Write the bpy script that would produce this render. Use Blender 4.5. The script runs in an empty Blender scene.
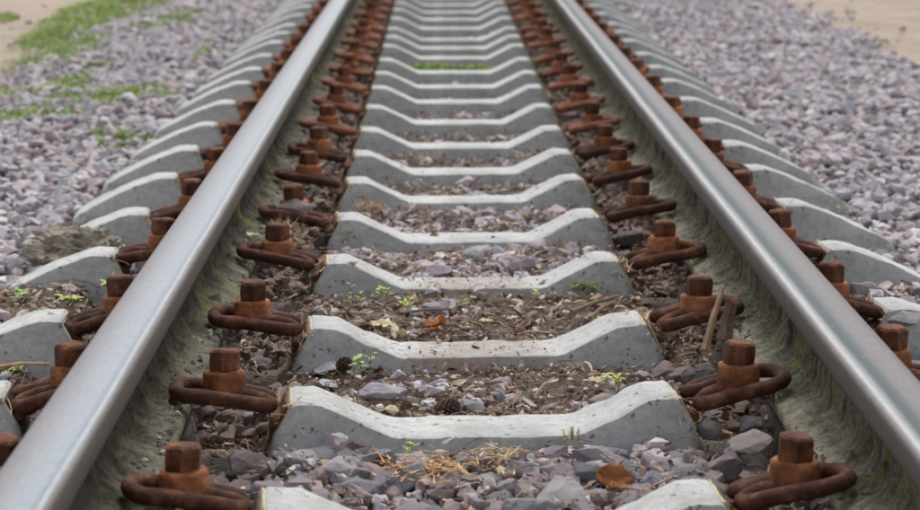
import bpy, bmesh, math, random
import numpy as np
from mathutils import Vector, Matrix, noise, Euler

random.seed(7)
RNG = np.random.default_rng(11)
S = bpy.context.scene
C = S.collection
R = math.radians

# ------------------------------------------------------------------ camera
# world: x across the track (0 = track centre), y along it, z = 0 at the rail tops
CAM = Vector((-0.0575, 0.0, 0.5615))
FPX = 2500.0
PITCH = math.atan(407 / FPX)
YAW = math.atan(23 / FPX)
cd = bpy.data.cameras.new('camera')
cam = bpy.data.objects.new('camera', cd)
C.objects.link(cam)
cam.location = CAM
cam.rotation_euler = Euler((math.pi / 2 - PITCH, 0, -YAW), 'XYZ')
cd.sensor_width = 36
cd.lens = FPX / 920 * 36
cd.clip_start = 0.05
cd.clip_end = 2000
cd.dof.use_dof = True
cd.dof.focus_distance = 3.4
cd.dof.aperture_fstop = 9.8
S.camera = cam

# ------------------------------------------------------------------ light
SUN_EL, SUN_AZ = R(62), R(12)          # high, beyond the scene: soft light from above and a little from behind
w = bpy.data.worlds.new('World')
S.world = w
w.use_nodes = True
nt = w.node_tree
nt.nodes.clear()
sky = nt.nodes.new('ShaderNodeTexSky')
sky.sky_type = 'NISHITA'
sky.sun_disc = False
sky.sun_elevation = SUN_EL
sky.sun_rotation = SUN_AZ
sky.air_density = 1.0
sky.dust_density = 4.0
hs = nt.nodes.new('ShaderNodeHueSaturation')
hs.inputs['Saturation'].default_value = 0.32
bg = nt.nodes.new('ShaderNodeBackground')
bg.inputs['Strength'].default_value = 0.15
wo = nt.nodes.new('ShaderNodeOutputWorld')
nt.links.new(sky.outputs[0], hs.inputs['Color'])
nt.links.new(hs.outputs[0], bg.inputs['Color'])
nt.links.new(bg.outputs[0], wo.inputs['Surface'])
sd = bpy.data.lights.new('sun', 'SUN')
sd.energy = 0.5
sd.angle = R(22)
sd.color = (1.0, 0.97, 0.92)
sun = bpy.data.objects.new('sun', sd)
C.objects.link(sun)
# light comes from +y (beyond the scene)
sdir = Vector((math.sin(SUN_AZ) * math.cos(SUN_EL), math.cos(SUN_AZ) * math.cos(SUN_EL), math.sin(SUN_EL)))
sun.rotation_euler = sdir.to_track_quat('Z', 'Y').to_euler()
S.view_settings.view_transform = 'Standard'
S.view_settings.look = 'None'
S.view_settings.gamma = 1
S.view_settings.exposure = 0.42


def at(px, py, z):
    """world point on height z that the photograph's pixel px, py (920 x 510) shows"""
    u, v = (px - 460) / FPX, (py - 255) / FPX
    F = Vector((math.sin(YAW) * math.cos(PITCH), math.cos(YAW) * math.cos(PITCH), -math.sin(PITCH)))
    Rt = Vector((math.cos(YAW), -math.sin(YAW), 0))
    U = Rt.cross(F)
    d = F + u * Rt - v * U
    t = (z - CAM.z) / d.z
    return CAM + d * t


# ------------------------------------------------------------------ materials
def new_mat(name):
    m = bpy.data.materials.new(name)
    m.use_nodes = True
    t = m.node_tree
    return m, t, t.nodes['Principled BSDF']


def N(t, typ, **kw):
    n = t.nodes.new(typ)
    for k, v in kw.items():
        if k in n.inputs:
            n.inputs[k].default_value = v
        else:
            setattr(n, k, v)
    return n


def L(t, a, b):
    t.links.new(a, b)


def coords(t, scale=(1, 1, 1), kind='Object'):
    tc = N(t, 'ShaderNodeTexCoord')
    mp = N(t, 'ShaderNodeMapping')
    mp.inputs['Scale'].default_value = scale
    L(t, tc.outputs[kind], mp.inputs['Vector'])
    return mp.outputs['Vector']


def noise_n(t, vec, scale, detail=5, rough=0.6):
    n = N(t, 'ShaderNodeTexNoise')
    n.inputs['Scale'].default_value = scale
    n.inputs['Detail'].default_value = detail
    n.inputs['Roughness'].default_value = rough
    L(t, vec, n.inputs['Vector'])
    return n.outputs['Fac']


def ramp(t, fac, stops, interp='LINEAR'):
    n = N(t, 'ShaderNodeValToRGB')
    n.color_ramp.interpolation = interp
    e = n.color_ramp.elements
    while len(e) < len(stops):
        e.new(0.5)
    for i, (p, c) in enumerate(stops):
        e[i].position = p
        e[i].color = (c[0], c[1], c[2], 1) if isinstance(c, (tuple, list)) else (c, c, c, 1)
    L(t, fac, n.inputs['Fac'])
    return n.outputs['Color']


def mix(t, a, b, fac, typ='MIX'):
    n = N(t, 'ShaderNodeMix', data_type='RGBA', blend_type=typ)
    for sock, v in ((n.inputs[6], a), (n.inputs[7], b), (n.inputs[0], fac)):
        if hasattr(v, 'is_linked') or hasattr(v, 'links'):
            L(t, v, sock)
        elif isinstance(v, (tuple, list)):
            sock.default_value = (v[0], v[1], v[2], 1)
        else:
            sock.default_value = v
    return n.outputs[2]


def bump(t, bsdf, h, strength, dist, prev=None):
    b = N(t, 'ShaderNodeBump')
    b.inputs['Strength'].default_value = strength
    b.inputs['Distance'].default_value = dist
    L(t, h, b.inputs['Height'])
    if prev is not None:
        L(t, prev, b.inputs['Normal'])
    L(t, b.outputs['Normal'], bsdf.inputs['Normal'])
    return b.outputs['Normal']


def mat_concrete(dirty=False):
    m, t, b = new_mat('concrete')
    v = coords(t)
    oi = N(t, 'ShaderNodeObjectInfo')
    big = noise_n(t, v, 6, 5, 0.6)
    fine = noise_n(t, v, 90, 6, 0.75)
    c = ramp(t, big, [(0.32, (0.42, 0.43, 0.41)), (0.5, (0.55, 0.555, 0.54)), (0.68, (0.63, 0.63, 0.61))])
    c = mix(t, c, ramp(t, fine, [(0.3, (0.55, 0.55, 0.53)), (0.58, (1.02, 1.02, 1.02))]), 0.65, 'MULTIPLY')
    # bubble pits on the cast faces
    vo = N(t, 'ShaderNodeTexVoronoi')
    vo.inputs['Scale'].default_value = 95
    dn = N(t, 'ShaderNodeTexNoise')
    dn.inputs['Scale'].default_value = 120
    L(t, v, dn.inputs['Vector'])
    dv = N(t, 'ShaderNodeVectorMath', operation='MULTIPLY_ADD')
    L(t, dn.outputs['Color'], dv.inputs[0])
    dv.inputs[1].default_value = (0.012, 0.012, 0.012)
    L(t, v, dv.inputs[2])
    L(t, dv.outputs[0], vo.inputs['Vector'])
    sel = N(t, 'ShaderNodeSeparateColor')
    L(t, vo.outputs['Color'], sel.inputs[0])
    sz = N(t, 'ShaderNodeMath', operation='MULTIPLY')
    L(t, sel.outputs[0], sz.inputs[0])
    L(t, sel.outputs[0], sz.inputs[1])
    sz2 = N(t, 'ShaderNodeMath', operation='MULTIPLY')
    sz3 = N(t, 'ShaderNodeMath', operation='POWER')
    L(t, sz.outputs[0], sz3.inputs[0])
    sz3.inputs[1].default_value = 1.6
    L(t, sz3.outputs[0], sz2.inputs[0])
    sz2.inputs[1].default_value = 0.36
    d = N(t, 'ShaderNodeMath', operation='SUBTRACT')
    L(t, sz2.outputs[0], d.inputs[0])
    L(t, vo.outputs['Distance'], d.inputs[1])
    pit = N(t, 'ShaderNodeMapRange')
    L(t, d.outputs[0], pit.inputs['Value'])
    pit.inputs['From Min'].default_value = 0.0
    pit.inputs['From Max'].default_value = 0.06
    # pits only where the selector is high
    c = mix(t, c, (0.22, 0.22, 0.21), pit.outputs[0])
    # earthy stains
    st = noise_n(t, coords(t, (3, 3, 9)), 3, 6, 0.7)
    c = mix(t, c, (0.27, 0.25, 0.20), ramp(t, st, [(0.50, 0.0), (0.72, 0.6)]))
    # rail seats darkened: soil and rust colour, plus shade under the clips painted in
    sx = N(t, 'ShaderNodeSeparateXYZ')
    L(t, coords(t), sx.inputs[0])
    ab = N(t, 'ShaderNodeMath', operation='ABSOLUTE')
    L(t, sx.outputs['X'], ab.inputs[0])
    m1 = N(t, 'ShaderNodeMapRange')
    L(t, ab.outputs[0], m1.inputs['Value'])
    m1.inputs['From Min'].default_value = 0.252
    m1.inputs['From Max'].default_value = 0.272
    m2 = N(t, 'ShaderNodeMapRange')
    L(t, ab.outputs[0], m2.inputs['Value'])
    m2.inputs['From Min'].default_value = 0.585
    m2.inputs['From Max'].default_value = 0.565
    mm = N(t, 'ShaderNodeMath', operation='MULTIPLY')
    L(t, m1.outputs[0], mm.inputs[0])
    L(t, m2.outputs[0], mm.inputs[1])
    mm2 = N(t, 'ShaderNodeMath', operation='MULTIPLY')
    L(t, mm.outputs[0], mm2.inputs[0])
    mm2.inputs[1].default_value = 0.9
    if dirty:     # brown soil film trodden on to the middle
        md = N(t, 'ShaderNodeMapRange')
        wob_ = N(t, 'ShaderNodeMath', operation='MULTIPLY_ADD')
        L(t, big, wob_.inputs[0])
        wob_.inputs[1].default_value = 0.10
        L(t, ab.outputs[0], wob_.inputs[2])
        L(t, wob_.outputs[0], md.inputs['Value'])
        md.inputs['From Min'].default_value = 0.165
        md.inputs['From Max'].default_value = 0.135
        md.inputs['To Max'].default_value = 0.8
        dm = ramp(t, noise_n(t, v, 40, 6, 0.7), [(0.36, 0.25), (0.56, 1.0)])
        c = mix(t, c, mix(t, (0.26, 0.20, 0.16), (0.46, 0.39, 0.33), fine), mix(t, (0, 0, 0), dm, md.outputs[0]))
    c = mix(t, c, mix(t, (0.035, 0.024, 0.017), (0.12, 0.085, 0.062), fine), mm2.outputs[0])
    L(t, c, b.inputs['Base Color'])
    b.inputs['Roughness'].default_value = 0.9
    hgt = N(t, 'ShaderNodeMath', operation='SUBTRACT')
    L(t, fine, hgt.inputs[0])
    L(t, pit.outputs[0], hgt.inputs[1])
    bump(t, b, hgt.outputs[0], 0.9, 0.0024)
    return m


def mat_rust(name, dark, mid, orange, o_amt, rough=0.75):
    m, t, b = new_mat(name)
    v = coords(t)
    oi = N(t, 'ShaderNodeObjectInfo')
    off = N(t, 'ShaderNodeVectorMath', operation='ADD')
    L(t, v, off.inputs[0])
    L(t, oi.outputs['Random'], off.inputs[1])
    v = off.outputs[0]
    n1 = noise_n(t, v, 45, 5, 0.65)
    n2 = noise_n(t, v, 350, 5, 0.7)
    c = ramp(t, n1, [(0.3, dark), (0.52, mid), (0.52 + (1 - o_amt) * 0.35, orange)])
    c = mix(t, c, ramp(t, n2, [(0.3, (0.55, 0.5, 0.5)), (0.65, (1.15, 1.1, 1.05))]), 0.8, 'MULTIPLY')
    # each piece a little lighter or darker
    rr = N(t, 'ShaderNodeMapRange')
    L(t, oi.outputs['Random'], rr.inputs['Value'])
    rr.inputs['To Min'].default_value = 0.75
    rr.inputs['To Max'].default_value = 1.25
    hv = N(t, 'ShaderNodeHueSaturation')
    L(t, c, hv.inputs['Color'])
    L(t, rr.outputs[0], hv.inputs['Value'])
    L(t, hv.outputs[0], b.inputs['Base Color'])
    b.inputs['Roughness'].default_value = rough
    b.inputs['Specular IOR Level'].default_value = 0.25
    nn = bump(t, b, n2, 0.9, 0.0018)
    bump(t, b, n1, 0.6, 0.004, nn)
    return m


def mat_rail(right):
    m, t, b = new_mat('rail_steel')
    tc = N(t, 'ShaderNodeTexCoord')
    sp = N(t, 'ShaderNodeSeparateXYZ')
    L(t, tc.outputs['Object'], sp.inputs[0])
    mr = N(t, 'ShaderNodeMapRange')
    L(t, sp.outputs['X'], mr.inputs['Value'])
    mr.inputs['From Min'].default_value = -0.0375
    mr.inputs['From Max'].default_value = 0.0375
    streak = noise_n(t, coords(t, (60, 0.7, 60)), 4, 5, 0.6)
    wob = noise_n(t, coords(t, (0.1, 1.0, 0.1)), 2.2, 3, 0.5)
    ad = N(t, 'ShaderNodeMath', operation='MULTIPLY_ADD')
    L(t, streak, ad.inputs[0])
    ad.inputs[1].default_value = 0.06
    L(t, mr.outputs[0], ad.inputs[2])
    ad2 = N(t, 'ShaderNodeMath', operation='MULTIPLY_ADD')
    L(t, wob, ad2.inputs[0])
    ad2.inputs[1].default_value = 0.05
    L(t, ad.outputs[0], ad2.inputs[2])
    sb = N(t, 'ShaderNodeMath', operation='SUBTRACT')
    L(t, ad2.outputs[0], sb.inputs[0])
    sb.inputs[1].default_value = 0.055
    side = (0.14, 0.12, 0.10)
    if right:   # gauge face at low x; bright stop paints the corner highlight into the colour
        st = [(0.0, side), (0.035, (0.120, 0.104, 0.091)), (0.09, (0.212, 0.194, 0.183)), (0.145, (0.466, 0.449, 0.438)), (0.20, (0.254, 0.255, 0.249)), (0.28, (0.041, 0.066, 0.072)),
              (0.37, (0.041, 0.066, 0.072)), (0.49, (0.143, 0.136, 0.135)), (0.72, (0.176, 0.154, 0.154)), (0.93, (0.131, 0.109, 0.105)), (1.0, (0.113, 0.074, 0.059))]
        rg = [(0.0, 0.7), (0.08, 0.42), (0.2, 0.34), (0.3, 0.52), (0.4, 0.52), (0.6, 0.46), (1.0, 0.6)]
    else:  # bluish sky reflection and bright corner highlight painted into the polished band
        st = [(0.0, (0.121, 0.087, 0.067)), (0.07, (0.195, 0.175, 0.175)), (0.3, (0.242, 0.232, 0.242)), (0.5, (0.282, 0.302, 0.326)),
              (0.72, (0.296, 0.326, 0.360)), (0.80, (0.208, 0.232, 0.252)), (0.85, (0.390, 0.423, 0.457)), (0.90, (0.161, 0.148, 0.134)), (0.95, (0.108, 0.091, 0.074)), (1.0, side)]
        rg = [(0.0, 0.55), (0.3, 0.40), (0.6, 0.32), (0.9, 0.34), (1.0, 0.7)]
    c = ramp(t, sb.outputs[0], st)
    gr = noise_n(t, coords(t, (1, 0.25, 1)), 160, 6, 0.75)
    c = mix(t, c, ramp(t, gr, [(0.35, (0.72, 0.70, 0.68)), (0.62, (1.05, 1.05, 1.05))]), 0.6, 'MULTIPLY')
    spot = noise_n(t, coords(t, (1, 0.6, 1)), 55, 4, 0.6)
    c = mix(t, c, (0.36, 0.26, 0.21), ramp(t, spot, [(0.62, 0.0), (0.78, 0.55)]))
    L(t, c, b.inputs['Base Color'])
    mt = ramp(t, sb.outputs[0], [(0.0, 0.0), (0.06, 0.15), (0.14, 0.7), (0.21, 0.4), (0.28, 0.05), (0.38, 0.05), (0.50, 0.22), (0.9, 0.20), (1.0, 0.0)] if right else
              [(0.0, 0.0), (0.07, 0.3), (0.3, 0.5), (0.5, 0.65), (0.86, 0.65), (0.91, 0.2), (1.0, 0.0)])
    b.inputs['Specular IOR Level'].default_value = 0.3
    L(t, mt, b.inputs['Metallic'])
    rc = ramp(t, sb.outputs[0], rg)
    L(t, rc, b.inputs['Roughness'])
    nn = bump(t, b, streak, 0.25, 0.0006)
    bump(t, b, gr, 0.25, 0.0005, nn)
    return m


def mat_grime(name, base, light, moss_amt, web=((0.10, 0.075, 0.045), (0.25, 0.21, 0.13))):
    m, t, b = new_mat(name)
    v = coords(t)
    n1 = noise_n(t, v, 22, 6, 0.7)
    n2 = noise_n(t, v, 170, 6, 0.75)
    stv = coords(t, (4, 55, 1.5))
    n3 = noise_n(t, stv, 1.6, 5, 0.7)
    c = ramp(t, n1, [(0.36, base), (0.60, light)])
    pz = N(t, 'ShaderNodeSeparateXYZ')
    L(t, v, pz.inputs[0])
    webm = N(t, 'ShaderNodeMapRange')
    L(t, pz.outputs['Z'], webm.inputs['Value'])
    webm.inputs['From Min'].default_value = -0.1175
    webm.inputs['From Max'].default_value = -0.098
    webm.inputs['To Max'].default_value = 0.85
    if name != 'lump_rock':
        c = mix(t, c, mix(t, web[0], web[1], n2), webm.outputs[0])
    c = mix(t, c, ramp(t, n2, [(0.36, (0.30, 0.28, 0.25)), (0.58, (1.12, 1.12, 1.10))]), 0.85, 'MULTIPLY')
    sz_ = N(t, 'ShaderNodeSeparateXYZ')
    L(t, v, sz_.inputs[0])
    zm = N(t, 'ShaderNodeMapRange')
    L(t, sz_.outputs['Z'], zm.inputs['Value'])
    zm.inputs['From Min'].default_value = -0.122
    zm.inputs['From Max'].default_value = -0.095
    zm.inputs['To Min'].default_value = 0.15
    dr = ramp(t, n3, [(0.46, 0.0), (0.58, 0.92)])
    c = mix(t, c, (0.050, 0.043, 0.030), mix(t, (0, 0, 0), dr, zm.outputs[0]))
    ms = noise_n(t, v, 11, 5, 0.7)
    c = mix(t, c, mix(t, (0.10, 0.11, 0.02), (0.34, 0.34, 0.05), n2), ramp(t, ms, [(0.61 - moss_amt, 0.0), (0.69 - moss_amt, 0.85)]))
    L(t, c, b.inputs['Base Color'])
    b.inputs['Roughness'].default_value = 0.95
    nn = bump(t, b, n2, 1.0, 0.005)
    bump(t, b, n1, 0.9, 0.008, nn)
    return m


def mat_stone(name, island):
    m, t, b = new_mat(name)
    v = coords(t)
    if island:
        g = N(t, 'ShaderNodeNewGeometry')
        rnd = g.outputs['Random Per Island']
    else:
        o = N(t, 'ShaderNodeObjectInfo')
        rnd = o.outputs['Random']
    c = ramp(t, rnd, [(0.0, (0.50, 0.45, 0.47)), (0.14, (0.36, 0.36, 0.39)), (0.26, (0.57, 0.54, 0.57)), (0.38, (0.53, 0.42, 0.41)),
                      (0.5, (0.42, 0.43, 0.46)), (0.62, (0.66, 0.64, 0.64)), (0.74, (0.46, 0.41, 0.43)), (0.86, (0.55, 0.46, 0.42)),
                      (0.93, (0.30, 0.31, 0.34)), (0.98, (0.72, 0.70, 0.66))], 'CONSTANT')
    n1 = noise_n(t, v, 60, 5, 0.7)
    n2 = noise_n(t, v, 420, 4, 0.8)
    c = mix(t, c, ramp(t, n1, [(0.3, (0.62, 0.56, 0.58)), (0.65, (1.2, 1.18, 1.2))]), 0.8, 'MULTIPLY')
    c = mix(t, c, ramp(t, n2, [(0.3, (0.55, 0.55, 0.55)), (0.65, (1.2, 1.2, 1.2))]), 0.6, 'MULTIPLY')
    d = noise_n(t, v, 30 if not island else 20, 4, 0.7)
    c = mix(t, c, (0.33, 0.25, 0.19), ramp(t, d, [(0.52, 0.0), (0.72, 0.7)]))
    c = mix(t, c, (0.68, 0.65, 0.65), 0.13 if island else 0.05)
    # rust and soil tint on stones round the fastenings, deepened as shade beneath them
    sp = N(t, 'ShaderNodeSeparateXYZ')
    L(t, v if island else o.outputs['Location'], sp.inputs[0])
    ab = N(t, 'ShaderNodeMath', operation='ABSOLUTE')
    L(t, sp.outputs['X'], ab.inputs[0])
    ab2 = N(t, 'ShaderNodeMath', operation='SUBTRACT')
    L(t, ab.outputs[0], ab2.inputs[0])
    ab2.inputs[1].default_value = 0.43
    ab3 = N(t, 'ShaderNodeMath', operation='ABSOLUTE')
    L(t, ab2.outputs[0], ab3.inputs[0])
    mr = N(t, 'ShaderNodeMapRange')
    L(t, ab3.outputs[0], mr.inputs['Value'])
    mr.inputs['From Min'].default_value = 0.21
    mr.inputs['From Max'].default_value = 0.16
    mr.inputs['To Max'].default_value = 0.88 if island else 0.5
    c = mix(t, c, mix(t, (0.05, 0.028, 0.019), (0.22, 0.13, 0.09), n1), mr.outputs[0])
    L(t, c, b.inputs['Base Color'])
    b.inputs['Roughness'].default_value = 0.85
    nn = bump(t, b, n1, 0.8, 0.004)
    bump(t, b, n2, 0.5, 0.001, nn)
    return m


def mat_island(name, stops, rough=0.85, var=300, trans=0.0):
    m, t, b = new_mat(name)
    g = N(t, 'ShaderNodeNewGeometry')
    c = ramp(t, g.outputs['Random Per Island'], stops, 'LINEAR')
    n = noise_n(t, coords(t), var, 4, 0.7)
    c = mix(t, c, ramp(t, n, [(0.3, (0.6, 0.6, 0.6)), (0.65, (1.2, 1.2, 1.2))]), 0.7, 'MULTIPLY')
    L(t, c, b.inputs['Base Color'])
    b.inputs['Roughness'].default_value = rough
    if trans:
        b.inputs['Subsurface Weight'].default_value = 0.0
    return m


def mat_simple(name, c0, c1, scale=80, rough=0.85, bmp=0.5, dist=0.002):
    m, t, b = new_mat(name)
    v = coords(t)
    n = noise_n(t, v, scale, 6, 0.7)
    L(t, ramp(t, n, [(0.3, c0), (0.68, c1)]), b.inputs['Base Color'])
    b.inputs['Roughness'].default_value = rough
    if bmp:
        bump(t, b, n, bmp, dist)
    return m


def mat_ground():
    m, t, b = new_mat('soil')
    tc = N(t, 'ShaderNodeTexCoord')
    v = tc.outputs['Object']
    sp = N(t, 'ShaderNodeSeparateXYZ')
    L(t, v, sp.inputs[0])
    n0 = noise_n(t, v, 2.2, 5, 0.6)
    n1 = noise_n(t, v, 14, 6, 0.7)
    n2 = noise_n(t, v, 130, 6, 0.75)
    soil = ramp(t, n1, [(0.3, (0.085, 0.06, 0.045)), (0.65, (0.20, 0.155, 0.12))])
    sand = ramp(t, n0, [(0.3, (0.38, 0.295, 0.22)), (0.7, (0.52, 0.43, 0.34))])
    sand = mix(t, sand, ramp(t, n1, [(0.3, (0.82, 0.8, 0.78)), (0.65, (1.08, 1.08, 1.08))]), 0.8, 'MULTIPLY')
    # sandy paths beyond the ballast on both sides
    def mask(lo, hi, neg):
        mr = N(t, 'ShaderNodeMapRange')
        ad = N(t, 'ShaderNodeMath', operation='MULTIPLY_ADD')
        L(t, n0, ad.inputs[0])
        ad.inputs[1].default_value = 0.5
        L(t, sp.outputs['X'], ad.inputs[2])
        L(t, ad.outputs[0], mr.inputs['Value'])
        mr.inputs['From Min'].default_value = lo
        mr.inputs['From Max'].default_value = hi
        return mr.outputs[0]
    a = mask(1.75, 2.0, False)
    c_ = mask(-1.15, -1.4, True)
    mx = N(t, 'ShaderNodeMath', operation='MAXIMUM')
    L(t, a, mx.inputs[0])
    L(t, c_, mx.inputs[1])
    c = mix(t, soil, sand, mx.outputs[0])
    c = mix(t, c, ramp(t, n2, [(0.3, (0.6, 0.6, 0.6)), (0.65, (1.12, 1.12, 1.12))]), 0.7, 'MULTIPLY')
    L(t, c, b.inputs['Base Color'])
    b.inputs['Roughness'].default_value = 0.95
    bump(t, b, n2, 0.8, 0.006)
    return m


M = {}
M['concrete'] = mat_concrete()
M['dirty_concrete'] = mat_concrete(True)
M['nut'] = mat_rust('bolt_rust', (0.060, 0.026, 0.016), (0.145, 0.056, 0.030), (0.34, 0.14, 0.065), 0.35)
M['collar'] = mat_rust('collar_rust', (0.15, 0.055, 0.028), (0.34, 0.13, 0.052), (0.52, 0.24, 0.11), 0.55)
M['clip'] = mat_rust('clip_rust', (0.040, 0.017, 0.012), (0.095, 0.038, 0.024), (0.27, 0.115, 0.058), 0.45, 0.8)
M['clip_far'] = mat_rust('clip_rust_orange', (0.14, 0.055, 0.035), (0.26, 0.10, 0.055), (0.42, 0.19, 0.09), 0.5, 0.7)
M['bracket'] = mat_rust('bracket_rust', (0.05, 0.026, 0.018), (0.12, 0.058, 0.032), (0.28, 0.13, 0.06), 0.3)
M['pad'] = mat_simple('yellowed_plastic', (0.30, 0.23, 0.11), (0.74, 0.66, 0.42), 75, 0.8)
M['rubber'] = mat_simple('dark_pad', (0.03, 0.028, 0.025), (0.09, 0.08, 0.07), 90, 0.9)
M['rail_r'] = mat_rail(True)
M['rail_l'] = mat_rail(False)
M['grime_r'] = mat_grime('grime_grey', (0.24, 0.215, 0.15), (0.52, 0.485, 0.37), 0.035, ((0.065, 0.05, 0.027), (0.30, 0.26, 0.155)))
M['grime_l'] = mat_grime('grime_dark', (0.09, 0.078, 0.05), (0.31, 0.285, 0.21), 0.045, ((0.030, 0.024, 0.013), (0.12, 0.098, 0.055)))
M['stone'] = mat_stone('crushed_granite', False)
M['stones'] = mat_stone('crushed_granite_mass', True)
M['soil'] = mat_ground()
M['litter'] = mat_island('dry_litter', [(0.0, (0.10, 0.055, 0.035)), (0.3, (0.24, 0.14, 0.09)), (0.5, (0.36, 0.24, 0.17)), (0.7, (0.30, 0.20, 0.16)),
                                        (0.85, (0.52, 0.40, 0.28)), (1.0, (0.62, 0.54, 0.42))])
M['straw'] = mat_island('straw', [(0.0, (0.30, 0.17, 0.08)), (0.4, (0.50, 0.33, 0.17)), (0.7, (0.62, 0.48, 0.27)), (1.0, (0.70, 0.62, 0.42))])
M['twig'] = mat_island('twig', [(0.0, (0.10, 0.06, 0.04)), (0.35, (0.24, 0.16, 0.10)), (0.7, (0.40, 0.30, 0.20)), (0.9, (0.55, 0.46, 0.32)), (1.0, (0.66, 0.60, 0.45))])
M['crumb'] = mat_island('crumb', [(0.0, (0.09, 0.07, 0.05)), (0.5, (0.24, 0.21, 0.16)), (1.0, (0.42, 0.40, 0.34))])
M['orange_straw'] = mat_island('orange_needles', [(0.0, (0.34, 0.16, 0.05)), (0.5, (0.55, 0.30, 0.10)), (1.0, (0.66, 0.46, 0.20))])
M['green'] = mat_island('leaf_green', [(0.0, (0.10, 0.20, 0.03)), (0.5, (0.20, 0.33, 0.06)), (1.0, (0.36, 0.46, 0.10))], 0.6)
M['lime'] = mat_island('leaf_lime', [(0.0, (0.28, 0.38, 0.05)), (1.0, (0.52, 0.58, 0.12))], 0.6)
M['grass'] = mat_island('grass', [(0.0, (0.17, 0.27, 0.06)), (0.5, (0.32, 0.45, 0.12)), (0.85, (0.46, 0.56, 0.19)), (1.0, (0.62, 0.58, 0.34))], 0.7)
M['wood'] = mat_simple('split_wood', (0.42, 0.25, 0.13), (0.76, 0.55, 0.36), 50)
M['bark'] = mat_simple('bark', (0.12, 0.075, 0.05), (0.30, 0.21, 0.15), 70)
M['cone'] = mat_simple('pine_cone_brown', (0.045, 0.028, 0.02), (0.16, 0.10, 0.07), 90)
M['brownleaf'] = mat_simple('brown_leaf', (0.26, 0.09, 0.03), (0.50, 0.22, 0.08), 60)
M['paleleaf'] = mat_simple('pale_leaf', (0.55, 0.45, 0.26), (0.78, 0.70, 0.48), 50)
M['white'] = mat_simple('pale_petal', (0.70, 0.70, 0.60), (0.82, 0.82, 0.74), 60)
M['lump'] = mat_simple('lump_rock', (0.17, 0.14, 0.09), (0.56, 0.50, 0.40), 28, 0.95, 1.0, 0.012)


# ------------------------------------------------------------------ helpers
def link(o, parent=None):
    C.objects.link(o)
    if parent is not None:
        o.parent = parent
    return o


def obj_from(name, verts, faces, mats, parent=None, smooth=False, fm=None):
    me = bpy.data.meshes.new(name)
    me.from_pydata([tuple(v) for v in verts], [], faces)
    for m in (mats if isinstance(mats, (list, tuple)) else [mats]):
        me.materials.append(m)
    if smooth:
        me.polygons.foreach_set('use_smooth', [True] * len(me.polygons))
    if fm is not None:
        me.polygons.foreach_set('material_index', fm)
    me.update()
    return link(bpy.data.objects.new(name, me), parent)


def obj_bm(name, bm, mat, parent=None, smooth=False):
    me = bpy.data.meshes.new(name)
    bmesh.ops.recalc_face_normals(bm, faces=bm.faces)
    bm.to_mesh(me)
    bm.free()
    me.materials.append(mat)
    if smooth:
        me.polygons.foreach_set('use_smooth', [True] * len(me.polygons))
    return link(bpy.data.objects.new(name, me), parent)


def tag(o, label=None, cat=None, group=None, kind=None):
    for k, v in (('label', label), ('category', cat), ('group', group), ('kind', kind)):
        if v:
            o[k] = v
    return o


def fbm(x, y, z=0.0, o=4):
    return noise.fractal(Vector((x, y, z)), 0.7, 2.1, o)


# ------------------------------------------------------------------ sleeper positions (front top edge at mid-length), yaw in degrees
FRONT = [2.515, 3.019, 3.512, 4.074, 4.569, 5.09, 5.544, 6.035, 6.57, 7.117, 7.579, 8.077, 8.641, 9.073, 9.494, 10.08, 10.62, 11.10, 11.62,
         12.14, 12.65, 13.17]
YAWS = [3.4, 3.8, 3.9, 2.6, 5.2, 5.4, 4.2, 3.2, 3.4, 2.6, 3.0, 2.4, 2.8, 2.2, 3.0, 2.6, 2.2, 3.0, 2.4, 2.8, 2.4, 2.6]
CY = [f + 0.0585 for f in FRONT]
HALF = 0.81
WORD = ['first', 'second', 'third', 'fourth', 'fifth', 'sixth', 'seventh', 'eighth', 'ninth', 'tenth', 'eleventh', 'twelfth', 'thirteenth',
        'fourteenth', 'fifteenth', 'sixteenth', 'seventeenth', 'eighteenth', 'nineteenth', 'twentieth', 'twenty-first', 'twenty-second']


def sleeper_local(x, y):
    """index of the nearest sleeper and the point in its own frame"""
    best = None
    for i, c in enumerate(CY):
        if abs(y - c) > 0.4:
            continue
        a = R(YAWS[i])
        dx, dy = x, y - c
        lx = dx * math.cos(a) + dy * math.sin(a)
        ly = -dx * math.sin(a) + dy * math.cos(a)
        if best is None or abs(ly) < abs(best[2]):
            best = (i, lx, ly)
    return best or (None, x, 9.0)


def gap_index(x, y):
    """0 before the first sleeper, k between sleeper k and k+1"""
    n = 0
    for i, c in enumerate(CY):
        if y > c + x * math.tan(R(YAWS[i])):
            n = i + 1
    return n


GAPZ = {0: -0.187, 1: -0.187, 2: -0.177, 3: -0.168, 4: -0.182, 5: -0.188, 6: -0.190, 7: -0.193, 8: -0.196}
SIDEZ = {0: -0.20, 1: -0.19, 2: -0.165, 3: -0.150, 4: -0.185, 5: -0.20}


def sstep(a, b, x):
    t = min(1.0, max(0.0, (x - a) / (b - a)))
    return t * t * (3 - 2 * t)


def ground_z(x, y):
    g = gap_index(x, y)
    ax = abs(x)
    zc = GAPZ.get(g, -0.20)
    # side: outside the clips, left side is fuller in the near gaps
    zs = SIDEZ.get(g, -0.205) if x < 0 else max(-0.205, SIDEZ.get(g, -0.205) - 0.01)
    z = zc
    z += (-0.206 - zc) * sstep(0.255, 0.31, ax)
    z += (zs + 0.206) * sstep(0.58, 0.66, ax)
    z += (-0.204 - zs) * sstep(0.76, 0.95, ax)
    z += -0.03 * sstep(1.0, 2.2, ax)
    z += 0.010 * fbm(x * 4.0, y * 4.0, 3.1) * (1 if ax < 0.8 else 1.6)
    return z


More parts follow.
